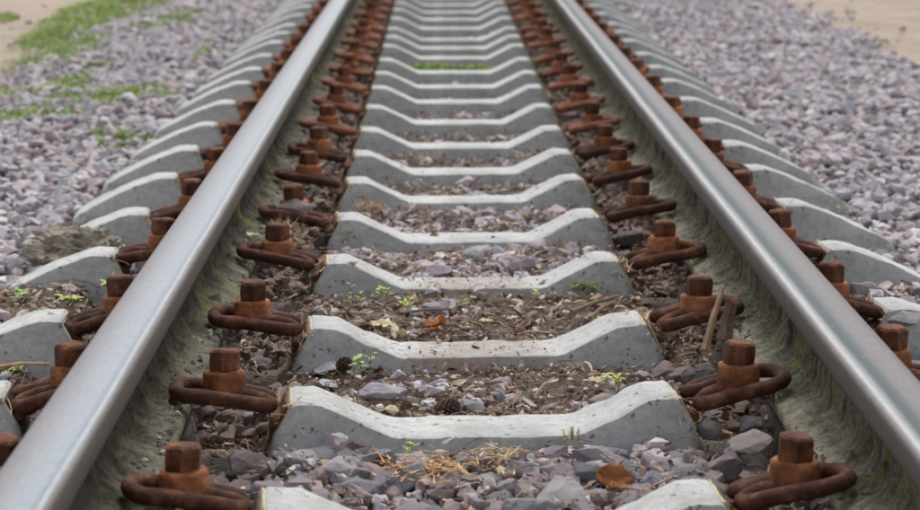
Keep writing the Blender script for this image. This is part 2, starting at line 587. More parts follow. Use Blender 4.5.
# ------------------------------------------------------------------ ground sheets
def grid_ground():
    xs = np.concatenate([np.arange(-4.2, -1.0, 0.08), np.arange(-1.0, 1.0, 0.022), np.arange(1.0, 4.3, 0.08)])
    ys = []
    y = 1.6
    while y < 15.5:
        ys.append(y)
        y += 0.022 if y < 6 else 0.04
    ny, nx = len(ys), len(xs)
    verts = []
    for yy in ys:
        for xx in xs:
            verts.append((xx, yy, ground_z(xx, yy) + 0.003 * noise.noise(Vector((xx * 40, yy * 40, 0))) - 0.004))
    faces = [(j * nx + i, j * nx + i + 1, (j + 1) * nx + i + 1, (j + 1) * nx + i) for j in range(ny - 1) for i in range(nx - 1)]
    return obj_from('ballast_bed', verts, faces, M['soil'], smooth=True)


bed = tag(grid_ground(), 'brown soil and crushed stone bed under the track', kind='structure')
far = obj_from('ground', [(-400, -60, -0.262), (400, -60, -0.262), (400, 900, -0.262), (-400, 900, -0.262)], [(0, 1, 2, 3)], M['soil'])
tag(far, 'pale sandy ground around the railway track', kind='structure')

# ------------------------------------------------------------------ sleepers
TOP = [(0.0, -0.158), (0.110, -0.158), (0.122, -0.1555), (0.203, -0.1165), (0.213, -0.115), (0.2365, -0.115), (0.2405, -0.117), (0.264, -0.1580),
       (0.280, -0.1980), (0.355, -0.1980), (0.366, -0.1510), (0.42, -0.1490), (0.490, -0.1455), (0.502, -0.176), (0.562, -0.176), (0.573, -0.141), (0.593, -0.103), (0.597, -0.100), (0.624, -0.099), (0.64, -0.1015), (0.70, -0.124),
       (0.765, -0.155), (0.792, -0.170), (0.804, -0.183), (0.810, -0.205)]
STATIONS = sorted(set([p[0] for p in TOP] + [round(v, 4) for v in np.arange(0, 0.81, 0.0125)]))


def top_z(ax):
    for (x0, z0), (x1, z1) in zip(TOP, TOP[1:]):
        if ax <= x1:
            return z0 + (z1 - z0) * (ax - x0) / (x1 - x0)
    return TOP[-1][1]


def sleeper_mesh(seed, fine):
    st = [-s for s in reversed(STATIONS) if s > 0] + STATIONS
    if not fine:
        keys = set(p[0] for p in TOP)
        st = [s for s in st if abs(s) in keys or round(abs(s) * 1000) % 50 == 0]
    ring = []
    nface, ntop = (5, 5) if fine else (2, 2)
    verts, nr = [], None
    for s in st:
        ax = abs(s)
        z = top_z(ax)
        zz = z
        hw = 0.0585 - (z + 0.158) * 0.14
        if ax > 0.77:
            hw -= 0.012 * ((ax - 0.77) / 0.04) ** 2
        ch = 0.0035 + 0.0022 * noise.noise(Vector((s * 30, seed * 9.1, 0)))
        ch += 0.010 * max(0, noise.noise(Vector((s * 21, seed * 5.3, 4))) - 0.28) / 0.3
        pts = []
        zb = -0.30
        for k in range(nface):
            f = k / nface
            zc = zb + (z - ch - zb) * f ** 0.8
            pts.append((-(0.0585 - (zc + 0.158) * 0.14), zc))
        pts.append((-hw, z - ch))
        pts.append((-hw + ch * 0.3, z - ch * 0.3))
        pts.append((-hw + ch, z))
        for k in range(1, ntop):
            pts.append((-hw + ch + (2 * hw - 2 * ch) * k / ntop, z))
        pts += [(-p[0], p[1]) for p in reversed(pts[:nface + 3])]
        nr = len(pts)
        for y, zv in pts:
            d = 0.0012 * noise.fractal(Vector((s * 22, y * 22 + seed * 3, zv * 22)), 0.8, 2.2, 4)
            e = 0.0012 * noise.noise(Vector((s * 70 + 9, y * 70 + seed, zv * 70)))
            verts.append((s, y + (d + e) * (1 if y > 0 else -1), zv + (d + e if zv > zb + 0.01 else 0)))
    faces = []
    n = len(st)
    for i in range(n - 1):
        for k in range(nr):
            k2 = (k + 1) % nr
            faces.append((i * nr + k, i * nr + k2, (i + 1) * nr + k2, (i + 1) * nr + k))
    faces.append(tuple(range(nr))[::-1])
    faces.append(tuple((n - 1) * nr + k for k in range(nr)))
    faces = [f[::-1] for f in faces]
    me = bpy.data.meshes.new('sleeper_body')
    me.from_pydata(verts, [], faces)
    me.materials.append(M['concrete'])
    me.polygons.foreach_set('use_smooth', [True] * len(me.polygons))
    me.update()
    if hasattr(me, 'set_sharp_from_angle'):
        me.set_sharp_from_angle(angle=R(28))
    bm = bmesh.new()
    bm.from_mesh(me)
    bmesh.ops.recalc_face_normals(bm, faces=bm.faces)
    bm.to_mesh(me)
    bm.free()
    return me


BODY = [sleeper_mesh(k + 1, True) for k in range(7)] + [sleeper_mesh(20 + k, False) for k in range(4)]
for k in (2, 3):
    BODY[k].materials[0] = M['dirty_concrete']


def tube(path, rad, seg=10, sub=6, flat=1.0):
    """Catmull-Rom tube through path"""
    P = [Vector(p) for p in path]
    Q = []
    for i in range(len(P) - 1):
        p0, p1, p2, p3 = P[max(i - 1, 0)], P[i], P[i + 1], P[min(i + 2, len(P) - 1)]
        for k in range(sub):
            t = k / sub
            Q.append(0.5 * ((2 * p1) + (-p0 + p2) * t + (2 * p0 - 5 * p1 + 4 * p2 - p3) * t * t + (-p0 + 3 * p1 - 3 * p2 + p3) * t ** 3))
    Q.append(P[-1])
    verts, faces = [], []
    for i, q in enumerate(Q):
        d = (Q[min(i + 1, len(Q) - 1)] - Q[max(i - 1, 0)]).normalized()
        up = Vector((0, 0, 1))
        if abs(d.z) > 0.9:
            up = Vector((0, 1, 0))
        s = d.cross(up).normalized()
        u = s.cross(d).normalized()
        r = rad(i / (len(Q) - 1)) if callable(rad) else rad
        for k in range(seg):
            a = 2 * math.pi * k / seg
            verts.append(q + s * r * math.cos(a) + u * r * math.sin(a) * flat)
    n = len(Q)
    for i in range(n - 1):
        for k in range(seg):
            k2 = (k + 1) % seg
            faces.append((i * seg + k, i * seg + k2, (i + 1) * seg + k2, (i + 1) * seg + k))
    faces.append(tuple(range(seg))[::-1])
    faces.append(tuple((n - 1) * seg + k for k in range(seg)))
    return verts, faces


def clip_mesh(seed, far_):
    rn = random.Random(seed)
    j = lambda a: rn.uniform(-a, a)
    base = [(-0.008, -0.014, 0.000), (-0.030, -0.013, -0.003), (-0.049, -0.015, -0.008), (-0.057, -0.025, -0.012), (-0.047, -0.035, -0.011),
            (-0.015, -0.038, -0.003), (0.025, -0.038, 0.005), (0.047, -0.033, 0.008), (0.057, -0.020, 0.009), (0.059, 0.0, 0.009)]
    path = base + [(x, -y, z) for x, y, z in reversed(base[:-1])]
    path = [(x + j(0.0015), y + j(0.0015), z + j(0.0012)) for x, y, z in path]
    v, f = tube(path, 0.0094, 10 if not far_ else 8, 4 if not far_ else 2)
    v = [p + Vector((noise.noise(p * 120), noise.noise(p * 120 + Vector((5, 5, 5))), noise.noise(p * 120 + Vector((9, 1, 2))))) * 0.0006 for p in v]
    me = bpy.data.meshes.new('spring_clip')
    me.from_pydata(v, [], f)
    me.materials.append(M['clip_far' if far_ else 'clip'])
    me.polygons.foreach_set('use_smooth', [True] * len(me.polygons))
    me.update()
    return me


def lathe(prof, seg, wob=0.0, seed=0):
    verts, faces = [], []
    for r, z in prof:
        for k in range(seg):
            a = 2 * math.pi * k / seg
            rr = r * (1 + wob * noise.noise(Vector((math.cos(a) * 2 + seed, math.sin(a) * 2, z * 90))))
            verts.append((rr * math.cos(a), rr * math.sin(a), z + wob * 0.02 * noise.noise(Vector((math.cos(a) * 3, math.sin(a) * 3, seed)))))
    n = len(prof)
    for i in range(n - 1):
        for k in range(seg):
            k2 = (k + 1) % seg
            faces.append((i * seg + k, i * seg + k2, (i + 1) * seg + k2, (i + 1) * seg + k))
    faces.append(tuple((n - 1) * seg + k for k in range(seg)))
    faces.append(tuple(range(seg))[::-1])
    return verts, faces


def hex_mesh(seed):
    """hexagonal bolt head with softened, corroded corners"""
    rn = random.Random(seed)
    verts, faces = [], []
    seg = 24
    rows = [(0.96, 0.0), (1.0, 0.003), (1.0, 0.010), (0.99, 0.020), (0.97, 0.0255), (0.86, 0.0285), (0.5, 0.0292)]
    for f_, z in rows:
        for k in range(seg):
            a = 2 * math.pi * k / seg
            m_ = (a % (math.pi / 3)) - math.pi / 6
            rh = 0.0180 / max(math.cos(m_), 0.875)
            if f_ < 0.9:
                rh = 0.0180
            r = rh * f_ * (1 + 0.07 * noise.noise(Vector((math.cos(a) * 2 + seed * 3, math.sin(a) * 2, z * 70))))
            verts.append((r * math.cos(a), r * math.sin(a), z + 0.0012 * noise.noise(Vector((math.cos(a) * 2, math.sin(a) * 2, seed + z * 40)))))
    n = len(rows)
    for i in range(n - 1):
        for k in range(seg):
            k2 = (k + 1) % seg
            faces.append((i * seg + k, i * seg + k2, (i + 1) * seg + k2, (i + 1) * seg + k))
    faces.append(tuple((n - 1) * seg + k for k in range(seg)))
    faces.append(tuple(range(seg))[::-1])
    me = bpy.data.meshes.new('bolt_head')
    me.from_pydata(verts, [], faces)
    me.materials.append(M['nut'])
    me.polygons.foreach_set('use_smooth', [True] * len(me.polygons))
    me.update()
    if hasattr(me, 'set_sharp_from_angle'):
        me.set_sharp_from_angle(angle=R(24))
    return me


def collar_mesh(seed):
    v, f = lathe([(0.023, -0.012), (0.0262, -0.008), (0.0272, 0.002), (0.0268, 0.012), (0.0262, 0.0190), (0.0254, 0.0222), (0.0235, 0.0240), (0.019, 0.0245), (0.010, 0.0245)],
                 22, 0.07, seed)
    me = bpy.data.meshes.new('collar')
    me.from_pydata(v, [], f)
    me.materials.append(M['collar'])
    me.polygons.foreach_set('use_smooth', [True] * len(me.polygons))
    me.update()
    return me


def slab_mesh(name, prof, y0, y1, mat, seed=0, wob=0.0008):
    """extrude an x-z outline along y"""
    n = len(prof)
    ys = [y0 + (y1 - y0) * k / 8 for k in range(9)]
    verts = []
    for yy in ys:
        for x, z in prof:
            verts.append((x + wob * noise.noise(Vector((x * 60, yy * 90, seed))), yy, z + 2 * wob * noise.noise(Vector((x * 60 + 4, yy * 90, seed)))))
    faces = []
    for i in range(8):
        for k in range(n):
            k2 = (k + 1) % n
            faces.append((i * n + k, i * n + k2, (i + 1) * n + k2, (i + 1) * n + k))
    faces.append(tuple(range(n))[::-1])
    faces.append(tuple(8 * n + k for k in range(n)))
    bm = bmesh.new()
    vs = [bm.verts.new(v) for v in verts]
    for f in faces:
        bm.faces.new([vs[k] for k in f])
    bmesh.ops.recalc_face_normals(bm, faces=bm.faces)
    me = bpy.data.meshes.new(name)
    bm.to_mesh(me)
    bm.free()
    me.materials.append(mat)
    return me


CLIPS = [clip_mesh(k, False) for k in range(5)]
CLIPS_F = [clip_mesh(10 + k, True) for k in range(3)]
HEX = [hex_mesh(k) for k in range(5)]
COL = [collar_mesh(k) for k in range(4)]
# liner against the shoulder wall; local x axis points from the wall to the rail, origin at the wall's top corner
LINER = [slab_mesh('yellow_liner', [(-0.0006, 0.0005), (0.0018, 0.001), (0.0244, -0.040), (0.0220, -0.041)], -0.050 + 0.002 * k, 0.048, M['pad'], k, 0.0028) for k in range(3)]
BRKT = [slab_mesh('side_bracket', [(0.0045, -0.003), (0.0075, -0.002), (0.0150, -0.017), (0.0270, -0.022), (0.0285, -0.027), (0.0185, -0.029), (0.0290, -0.046), (0.0262, -0.048)],
                  -0.044, 0.044, M['bracket'], k, 0.0010) for k in range(3)]
PAD = slab_mesh('rail_pad', [(-0.058, 0.0), (0.058, 0.0), (0.058, 0.008), (-0.058, 0.008)], -0.05, 0.05, M['rubber'], 3, 0.0004)

rnd = random.Random(5)
RAILX = 0.428
bolts = []
for i, cy in enumerate(CY):
    near = i < 8
    root = bpy.data.objects.new('concrete_sleeper', None)
    link(root)
    root.empty_display_size = 0.1
    root.location = (0, cy, 0)
    root.rotation_euler = (R(rnd.uniform(-0.6, 0.6)) if near else 0, 0, R(YAWS[i]))
    if i == 0:
        lab = 'first grey concrete sleeper from the bottom, mostly cut off by the photo edge'
    elif i == 1:
        lab = 'second grey concrete sleeper from the bottom, wide and clean, stones heaped before it'
    elif i == 2:
        lab = 'third grey concrete sleeper from the bottom, brown dirt lying on its middle'
    elif i == 3:
        lab = 'fourth grey concrete sleeper from the bottom, sunk flush in brown soil'
    elif i == 12:
        lab = 'thirteenth concrete sleeper from the bottom, just behind the green grass strip'
    else:
        lab = WORD[i] + ' grey concrete sleeper from the bottom, counting away between the rails'
    tag(root, lab, 'railway sleeper', 'concrete sleepers laid across the track')
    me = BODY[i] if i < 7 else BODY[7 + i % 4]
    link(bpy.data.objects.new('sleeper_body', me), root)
    for side in (-1, 1):
        pm = bpy.data.objects.new('rail_pad', PAD)
        pm.location = (side * 0.436, 0, -0.1495)
        pm.rotation_euler = (0, -side * R(2.3), 0)
        link(pm, root)
        for io in (-1, 1):           # inner, outer
            bx = side * (RAILX + ((0.092 if side > 0 else 0.084) if io > 0 else -0.104))
            kx = side * (RAILX + (0.098 if io > 0 else -0.104))
            toward = -io * side      # +x local of the clip points to the rail
            zb = -0.117 + ((0.016 if side > 0 else 0.011) if io > 0 else 0.0)
            rot = 0 if toward > 0 else math.pi
            far_ = i >= 7
            c = bpy.data.objects.new('spring_clip', (CLIPS_F[rnd.randrange(3)] if far_ else CLIPS[rnd.randrange(5)]))
            c.location = (kx + rnd.uniform(-0.003, 0.003), rnd.uniform(-0.004, 0.004), zb + 0.007 + rnd.uniform(-0.002, 0.002))
            c.rotation_euler = (R(rnd.uniform(-2.5, 2.5)), R(rnd.uniform(-3, 2)) * (1 if toward > 0 else -1) * 0 + R(rnd.uniform(-3, 3)), rot + R(rnd.uniform(-8, 8)))
            link(c, root)
            k_ = bpy.data.objects.new('collar', COL[rnd.randrange(4)])
            k_.location = (bx, rnd.uniform(-0.003, 0.003), zb + 0.011)
            k_.rotation_euler = (R(rnd.uniform(-3, 3)), R(rnd.uniform(-3, 3)), rnd.uniform(0, 6))
            link(k_, root)
            h_ = bpy.data.objects.new('bolt_head', HEX[rnd.randrange(5)])
            h_.location = (bx + rnd.uniform(-0.001, 0.001), k_.location.y, zb + 0.034)
            h_.rotation_euler = (R(rnd.uniform(-4.5, 4.5)), R(rnd.uniform(-4.5, 4.5)), rnd.uniform(0, 1.05))
            h_.scale = (1, 1, rnd.uniform(0.94, 1.06))
            link(h_, root)
            if io < 0:
                wx, wz = side * 0.2405, -0.117
            else:
                wx, wz = side * 0.597, -0.102
            ln = bpy.data.objects.new('yellow_liner', LINER[rnd.randrange(3)])
            ln.location = (wx, rnd.uniform(-0.002, 0.002), wz)
            ln.rotation_euler = (0, 0, rot)
            link(ln, root)
            bk = bpy.data.objects.new('side_bracket', BRKT[rnd.randrange(3)])
            bk.location = (wx, rnd.uniform(-0.002, 0.002), wz)
            bk.rotation_euler = (0, 0, rot)
            link(bk, root)
            bolts.append((bx, cy, i, side, io))

# ------------------------------------------------------------------ rails
HEADP = [(0.0, 0.0), (0.010, -0.0002), (0.019, -0.0010), (0.0265, -0.0020), (0.0300, -0.0032), (0.0325, -0.0052), (0.0340, -0.0080), (0.0347, -0.0120), (0.0351, -0.0180), (0.0356, -0.0290),
         (0.0335, -0.0345), (0.024, -0.0385), (0.013, -0.044)]
CRUST = [(0.0095, -0.048), (0.0085, -0.060), (0.0085, -0.068), (0.0086, -0.074), (0.0088, -0.080), (0.0092, -0.086), (0.0100, -0.092), (0.0115, -0.098),
         (0.0140, -0.1035), (0.0180, -0.108), (0.0225, -0.1115), (0.0275, -0.1138), (0.0325, -0.1156), (0.0375, -0.1172), (0.0430, -0.1186), (0.0490, -0.1202),
         (0.0550, -0.1218), (0.0600, -0.1232), (0.0635, -0.1248), (0.0650, -0.133), (0.0640, -0.1395)]


def rail(side):
    root = bpy.data.objects.new('steel_rail', None)
    link(root)
    root.location = (side * RAILX, 0, 0)
    root.rotation_euler = (0, -side * math.atan(1 / 40), 0)
    ys = []
    y = 1.2
    while y < 16:
        ys.append(y)
        y += 0.006 if 2.5 < y < 6 else 0.016
    half = HEADP
    prof = [(-x, z) for x, z in reversed(half)] + half[1:]
    # head: closed underneath
    verts = []
    ysh = ys[::4] + [ys[-1]]
    for yy in ysh:
        for x, z in prof:
            verts.append((x, yy, z))
    n = len(prof)
    faces = [(i * n + k, (i + 1) * n + k, (i + 1) * n + k + 1, i * n + k + 1) for i in range(len(ysh) - 1) for k in range(n - 1)]
    faces += [(i * n + n - 1, (i + 1) * n + n - 1, (i + 1) * n, i * n) for i in range(len(ysh) - 1)]
    faces.append(tuple(range(n)))
    faces.append(tuple((len(ysh) - 1) * n + k for k in range(n))[::-1])
    hd = obj_from('rail_head', verts, faces, M['rail_r' if side > 0 else 'rail_l'], root, smooth=True)
    hd.data.set_sharp_from_angle(angle=R(50))
    # web and foot with the dirt that clings to them
    prof = [(-x, z) for x, z in reversed(CRUST)] + CRUST
    prof = [(-0.060, -0.141)] + prof + [(0.060, -0.141)]
    verts = []
    n = len(prof)
    for yy in ys:
        for x, z in prof:
            ax = abs(x)
            gauge_side = (x < 0) if side > 0 else (x > 0)
            d = 0.0
            if z > -0.1385:
                # vertical drips on the web and a lumpy skin on the foot
                drip = 0.8 - 3.6 * max(0, noise.fractal(Vector((yy * 42, z * 6, side * 7)), 0.7, 2.2, 3) + 0.05)
                lump = noise.fractal(Vector((yy * 24, x * 40, z * 24 + side)), 0.6, 2.2, 5) - 0.7 * max(0, noise.noise(Vector((yy * 38, x * 50, side))) - 0.25)
                wgt = sstep(-0.045, -0.065, z)
                clod = max(0, noise.fractal(Vector((yy * 17, x * 26 + 3, side * 5)), 0.8, 2.3, 5) - 0.12)
                lump = lump * (0.18 + 0.82 * sstep(0.046, 0.030, ax)) + 2.6 * clod * sstep(-0.085, -0.105, z) * sstep(0.052, 0.036, ax)
                d = (0.0038 * drip * sstep(0.055, 0.02, ax) * (1 if gauge_side else 0.5) + 0.0052 * lump) * wgt
                big = 0.005 * max(0, noise.noise(Vector((yy * 5.0, side * 3.0, 0))) + 0.2) * sstep(-0.06, -0.10, z) * sstep(0.058, 0.045, ax)
                d += big if gauge_side else big * 0.6
            tt = sstep(0.010, 0.026, ax)
            nx = (1 if x > 0 else -1) * (0.9 - 0.65 * tt)
            nz = 0.1 + 0.85 * tt
            verts.append((x + nx * d, yy, z + nz * d))
    faces = [(i * n + k, (i + 1) * n + k, (i + 1) * n + k + 1, i * n + k + 1) for i in range(len(ys) - 1) for k in range(n - 1)]
    faces += [(i * n + n - 1, (i + 1) * n + n - 1, (i + 1) * n, i * n) for i in range(len(ys) - 1)]
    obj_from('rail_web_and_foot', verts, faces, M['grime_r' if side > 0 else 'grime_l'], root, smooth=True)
    return root


tag(rail(-1), 'left steel rail with pale bluish polished top and dark mossy web', 'rail', 'two rails of the track')
tag(rail(1), 'right steel rail with a dark green stripe along its top and grey crusted foot', 'rail', 'two rails of the track')


# ------------------------------------------------------------------ stones
def hull(seed, npts, flat):
    rn = random.Random(seed)
    bm = bmesh.new()
    for _ in range(npts):
        v = Vector((rn.gauss(0, 1), rn.gauss(0, 1), rn.gauss(0, 1))).normalized()
        p = 3.2
        l = (abs(v.x) ** p + abs(v.y) ** p + abs(v.z) ** p) ** (1 / p)
        v = v / l * rn.uniform(0.8, 1.0)
        bm.verts.new((v.x, v.y * rn.uniform(0.70, 0.86), v.z * flat))
    r = bmesh.ops.convex_hull(bm, input=bm.verts)
    junk = [e for e in r['geom_interior'] if isinstance(e, bmesh.types.BMVert)]
    bmesh.ops.delete(bm, geom=list(set(junk)), context='VERTS')
    bmesh.ops.delete(bm, geom=[v for v in bm.verts if not v.link_faces], context='VERTS')
    bmesh.ops.triangulate(bm, faces=bm.faces)
    bmesh.ops.recalc_face_normals(bm, faces=bm.faces)
    bm.verts.ensure_lookup_table()
    v = np.array([tuple(x.co) for x in bm.verts], dtype=np.float32)
    f = np.array([[x.index for x in fc.verts] for fc in bm.faces], dtype=np.int32)
    bm.free()
    return v, f


def rough_hull(seed, npts, flat, amp=0.07):
    v, f = hull(seed, npts, flat)
    bm = bmesh.new()
    vs = [bm.verts.new(tuple(map(float, a))) for a in v]
    for a in f:
        bm.faces.new([vs[int(q)] for q in a])
    bmesh.ops.bevel(bm, geom=list(bm.edges), offset=0.045, segments=1, affect='EDGES', clamp_overlap=True)
    bmesh.ops.triangulate(bm, faces=bm.faces)
    bmesh.ops.subdivide_edges(bm, edges=[e for e in bm.edges if e.calc_length() > 0.38], cuts=2)
    bmesh.ops.triangulate(bm, faces=bm.faces)
    o_ = Vector((seed * 1.7, seed * 0.3, 0))
    for q in bm.verts:
        n_ = noise.fractal(q.co * 3.2 + o_, 0.6, 2.3, 4)
        q.co *= 1 + amp * 1.5 * n_
    v = [tuple(q.co) for q in bm.verts]
    bm.verts.index_update()
    f = [tuple(q.index for q in fc.verts) for fc in bm.faces]
    bm.free()
    return v, f


LOW = [hull(100 + k, 13, 0.5 + 0.04 * (k % 6)) for k in range(16)]
BIG = []
for k in range(14):
    v, f = rough_hull(300 + k, 20, 0.46 + 0.06 * (k % 5))
    me = bpy.data.meshes.new('stone')
    me.from_pydata(v, [], f)
    me.materials.append(M['stone'])
    me.update()
    BIG.append(me)


def in_view(x, y, m=0.15):
    if y < 2.3:
        return abs(x) < 0.8
    lo = -2.15 / 12 * y - 0.12 - m
    hi = 2.38 / 12 * y + 0.02 + m
    return lo - 0.02 * y < x < hi + 0.02 * y


def rot_mats(n, tilt):
    q = RNG.normal(size=(n, 3)) * tilt
    yaw = RNG.uniform(0, 2 * np.pi, n)
    ca, sa = np.cos(yaw), np.sin(yaw)
    cx, sx = np.cos(q[:, 0]), np.sin(q[:, 0])
    cy_, sy = np.cos(q[:, 1]), np.sin(q[:, 1])
    Rz = np.zeros((n, 3, 3)); Rz[:, 0, 0] = ca; Rz[:, 0, 1] = -sa; Rz[:, 1, 0] = sa; Rz[:, 1, 1] = ca; Rz[:, 2, 2] = 1
    Rx = np.zeros((n, 3, 3)); Rx[:, 0, 0] = 1; Rx[:, 1, 1] = cx; Rx[:, 1, 2] = -sx; Rx[:, 2, 1] = sx; Rx[:, 2, 2] = cx
    Ry = np.zeros((n, 3, 3)); Ry[:, 1, 1] = 1; Ry[:, 0, 0] = cy_; Ry[:, 0, 2] = sy; Ry[:, 2, 0] = -sy; Ry[:, 2, 2] = cy_
    return np.einsum('nij,njk,nkl->nil', Rx, Ry, Rz)


def mass_mesh(name, protos, idx, pos, rots, scl, mat, smooth=False):
    """one mesh holding many small shapes; scl (n,3)"""
    VS, FS, off = [], [], 0
    for k, (v, f) in enumerate(protos):
        sel = np.nonzero(idx == k)[0]
        if len(sel) == 0:
            continue
        vv = v[None] * scl[sel][:, None, :]
        vv = np.einsum('nij,nvj->nvi', rots[sel], vv) + pos[sel][:, None, :]
        ff = f[None] + (off + np.arange(len(sel)) * len(v))[:, None, None]
        VS.append(vv.reshape(-1, 3))
        FS.append(ff.reshape(-1, 3))
        off += len(sel) * len(v)
    V = np.concatenate(VS).astype(np.float32)
    F = np.concatenate(FS).astype(np.int32)
    me = bpy.data.meshes.new(name)
    me.vertices.add(len(V))
    me.vertices.foreach_set('co', V.ravel())
    me.loops.add(len(F) * 3)
    me.loops.foreach_set('vertex_index', F.ravel())
    me.polygons.add(len(F))
    me.polygons.foreach_set('loop_start', np.arange(len(F), dtype=np.int32) * 3)
    me.materials.append(mat)
    me.update(calc_edges=True)
    if not smooth:
        me.polygons.foreach_set('use_smooth', np.zeros(len(F), dtype=bool))
    o = link(bpy.data.objects.new(name, me))
    return o


# candidates
cand = []
rs = random.Random(21)


def try_stone(x, y, r, lift=0.0, dens=1.0):
    i, lx, ly = sleeper_local(x, y)
    if abs(lx) < HALF + 0.01 + 0.4 * r and abs(ly) < 0.066 + 0.62 * r:
        return
    ax = abs(x)
    z = ground_z(x, y) + lift
    if abs(ax - RAILX) < 0.075 + r * 0.5:
        z = min(z, -0.165 - r * 0.5)
    cand.append((x, y, z + r * 0.22, r))


# side ballast
step = 0.0235
y = 2.3
while y < 14.6:
    st = step * (1.0 if y < 8 else 1.12)
    x = -3.2
    while x < 3.4:
        if abs(x) > 0.62 and in_view(x, y):
            xx, yy = x + rs.uniform(-0.5, 0.5) * st, y + rs.uniform(-0.5, 0.5) * st
            ax = abs(xx)
            keep = 1.0
            edge = -1.52 + 0.10 * noise.noise(Vector((0, yy * 1.1, 5))) + 0.1 * noise.noise(Vector((xx * 3, yy * 3, 5)))
            if xx < edge:
                keep = 0.10 * math.exp((xx - edge) * 6)
            edge = 1.68 + 0.10 * noise.noise(Vector((0, yy * 1.3, 9))) + 0.1 * noise.noise(Vector((xx * 3, yy * 3, 7)))
            if xx > edge:
                keep = 0.10 * math.exp(-(xx - edge) * 7)
            if ax < 0.80:
                keep = 0.8 if gap_index(xx, yy) not in (2, 3) or xx > 0 else 0.2
            if rs.random() < keep:
                r = min(0.030, rs.lognormvariate(math.log(0.0132), 0.40))
                try_stone(xx, yy, r, rs.uniform(-0.004, 0.008))
        x += st
    y += st
# between the rails and under the clips
CRIB = {0: 1.0, 1: 1.0, 2: 0.22, 3: 0.10, 4: 0.75, 5: 0.6, 6: 0.4, 7: 0.3, 8: 0.3}
y = 2.2
while y < 14:
    x = -0.62
    while x < 0.62:
        xx, yy = x + rs.uniform(-0.5, 0.5) * 0.023, y + rs.uniform(-0.5, 0.5) * 0.023
        g = gap_index(xx, yy)
        k = CRIB.get(g, 0.3)
        if abs(xx) > 0.25:
            k = min(1, k + 0.25)
        if noise.noise(Vector((xx * 5, yy * 5, 30 + g))) > (k - 0.5) * 1.3:
            k *= 0.25
        else:
            k = min(1, k * 1.5)
        if rs.random() < k:
            big = g <= 1
            r = min(0.034, rs.lognormvariate(math.log(0.0175 if big else 0.0145), 0.30))
            try_stone(xx, yy, r, rs.uniform(-0.004, 0.010))
        x += 0.023 if g > 1 else 0.026
    y += 0.023 if y > 3.1 else 0.026

for _ in range(5200):
    yy = 2.3 + 5.5 * rs.random() ** 1.3
    xx = rs.uniform(-0.62, 0.62)
    g = gap_index(xx, yy)
    if rs.random() < {0: 0.6, 1: 0.6, 2: 0.5, 3: 0.3}.get(g, 0.8):
        try_stone(xx, yy, rs.uniform(0.004, 0.010), rs.uniform(0.002, 0.016 if g < 2 else 0.008))
for (bx, cy, i, side, io) in bolts:
    if i > 11:
        continue
    yc = cy + bx * math.tan(R(YAWS[i]))
    zt = -0.121 + (0.013 if io > 0 else 0)
    for _ in range(46):
        dx, dy = rs.uniform(-0.052, 0.040) * (-io * side), rs.uniform(-0.036, 0.036)
        if dx * dx + dy * dy < 0.027 ** 2:
            continue
        lay = rs.random()
        cand.append((bx + dx, yc + dy, zt - 0.045 * lay * lay, rs.uniform(0.004, 0.009)))
cand.sort(key=lambda c: -(c[3] / c[1]) if (in_view(c[0], c[1], -0.12) and c[1] > 2.62 and abs(abs(c[0]) - RAILX) > 0.09) else 0)
IND = 270
for x, y, z, r in cand[:IND]:
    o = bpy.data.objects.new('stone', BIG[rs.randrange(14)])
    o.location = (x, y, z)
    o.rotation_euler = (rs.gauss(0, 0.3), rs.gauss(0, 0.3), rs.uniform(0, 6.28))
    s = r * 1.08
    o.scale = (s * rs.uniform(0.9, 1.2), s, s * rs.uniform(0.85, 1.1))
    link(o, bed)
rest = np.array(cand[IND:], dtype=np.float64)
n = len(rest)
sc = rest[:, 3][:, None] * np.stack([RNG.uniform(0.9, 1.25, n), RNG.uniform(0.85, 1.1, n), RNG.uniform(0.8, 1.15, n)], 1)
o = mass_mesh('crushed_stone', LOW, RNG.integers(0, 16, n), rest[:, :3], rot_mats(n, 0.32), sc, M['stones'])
tag(o, 'purplish grey crushed granite ballast covering the ground beside the rails', 'gravel', kind='stuff')


# single stones the photograph shows lying apart
def single_stone(name, px, py, z, size, label, cat='stone', seed=0, flat=0.6, yaw=0.0, tilt=(0, 0), mat='stone', npts=18, parent=None):
    v, f = rough_hull(seed + 700, npts, flat)
    me = bpy.data.meshes.new(name)
    me.from_pydata([(float(a[0]) * size[0] / 2, float(a[1]) * size[1] / 2 / 0.8, float(a[2]) * size[2] / 2 / flat) for a in v], [], [tuple(int(q) for q in a) for a in f])
    me.materials.append(M[mat])
    me.update()
    p = at(px, py, z)
    o = link(bpy.data.objects.new(name, me), parent)
    o.location = p
    o.rotation_euler = (tilt[0], tilt[1], yaw)
    tag(o, label, cat)
    return o


single_stone('loose_stone', 337, 449, -0.168, (0.052, 0.040, 0.042), 'round mottled grey stone leaning on the near sleeper, left of centre', seed=1, tilt=(0.3, 0, ))
single_stone('loose_stone', 710, 429, -0.158, (0.036, 0.03, 0.03), 'small round purple stone beside the right end of the near sleeper shoulder', seed=2)
single_stone('loose_stone', 748, 444, -0.163, (0.068, 0.045, 0.020), 'flat brown slab stone tilted behind the lowest right bolt', seed=3, tilt=(0.35, -0.25), yaw=0.3)
single_stone('loose_stone', 752, 423, -0.150, (0.038, 0.03, 0.026), 'pale pointed stone lying above the brown slab stone', seed=4)
single_stone('loose_stone', 297, 203, -0.098, (0.080, 0.05, 0.034), 'dark triangular flat stone resting on a spring clip inside the left rail', seed=12, npts=9, flat=0.5)
single_stone('loose_stone', 626, 236, -0.172, (0.075, 0.06, 0.046), 'large bluish grey stone between clips inside the right rail', seed=6)
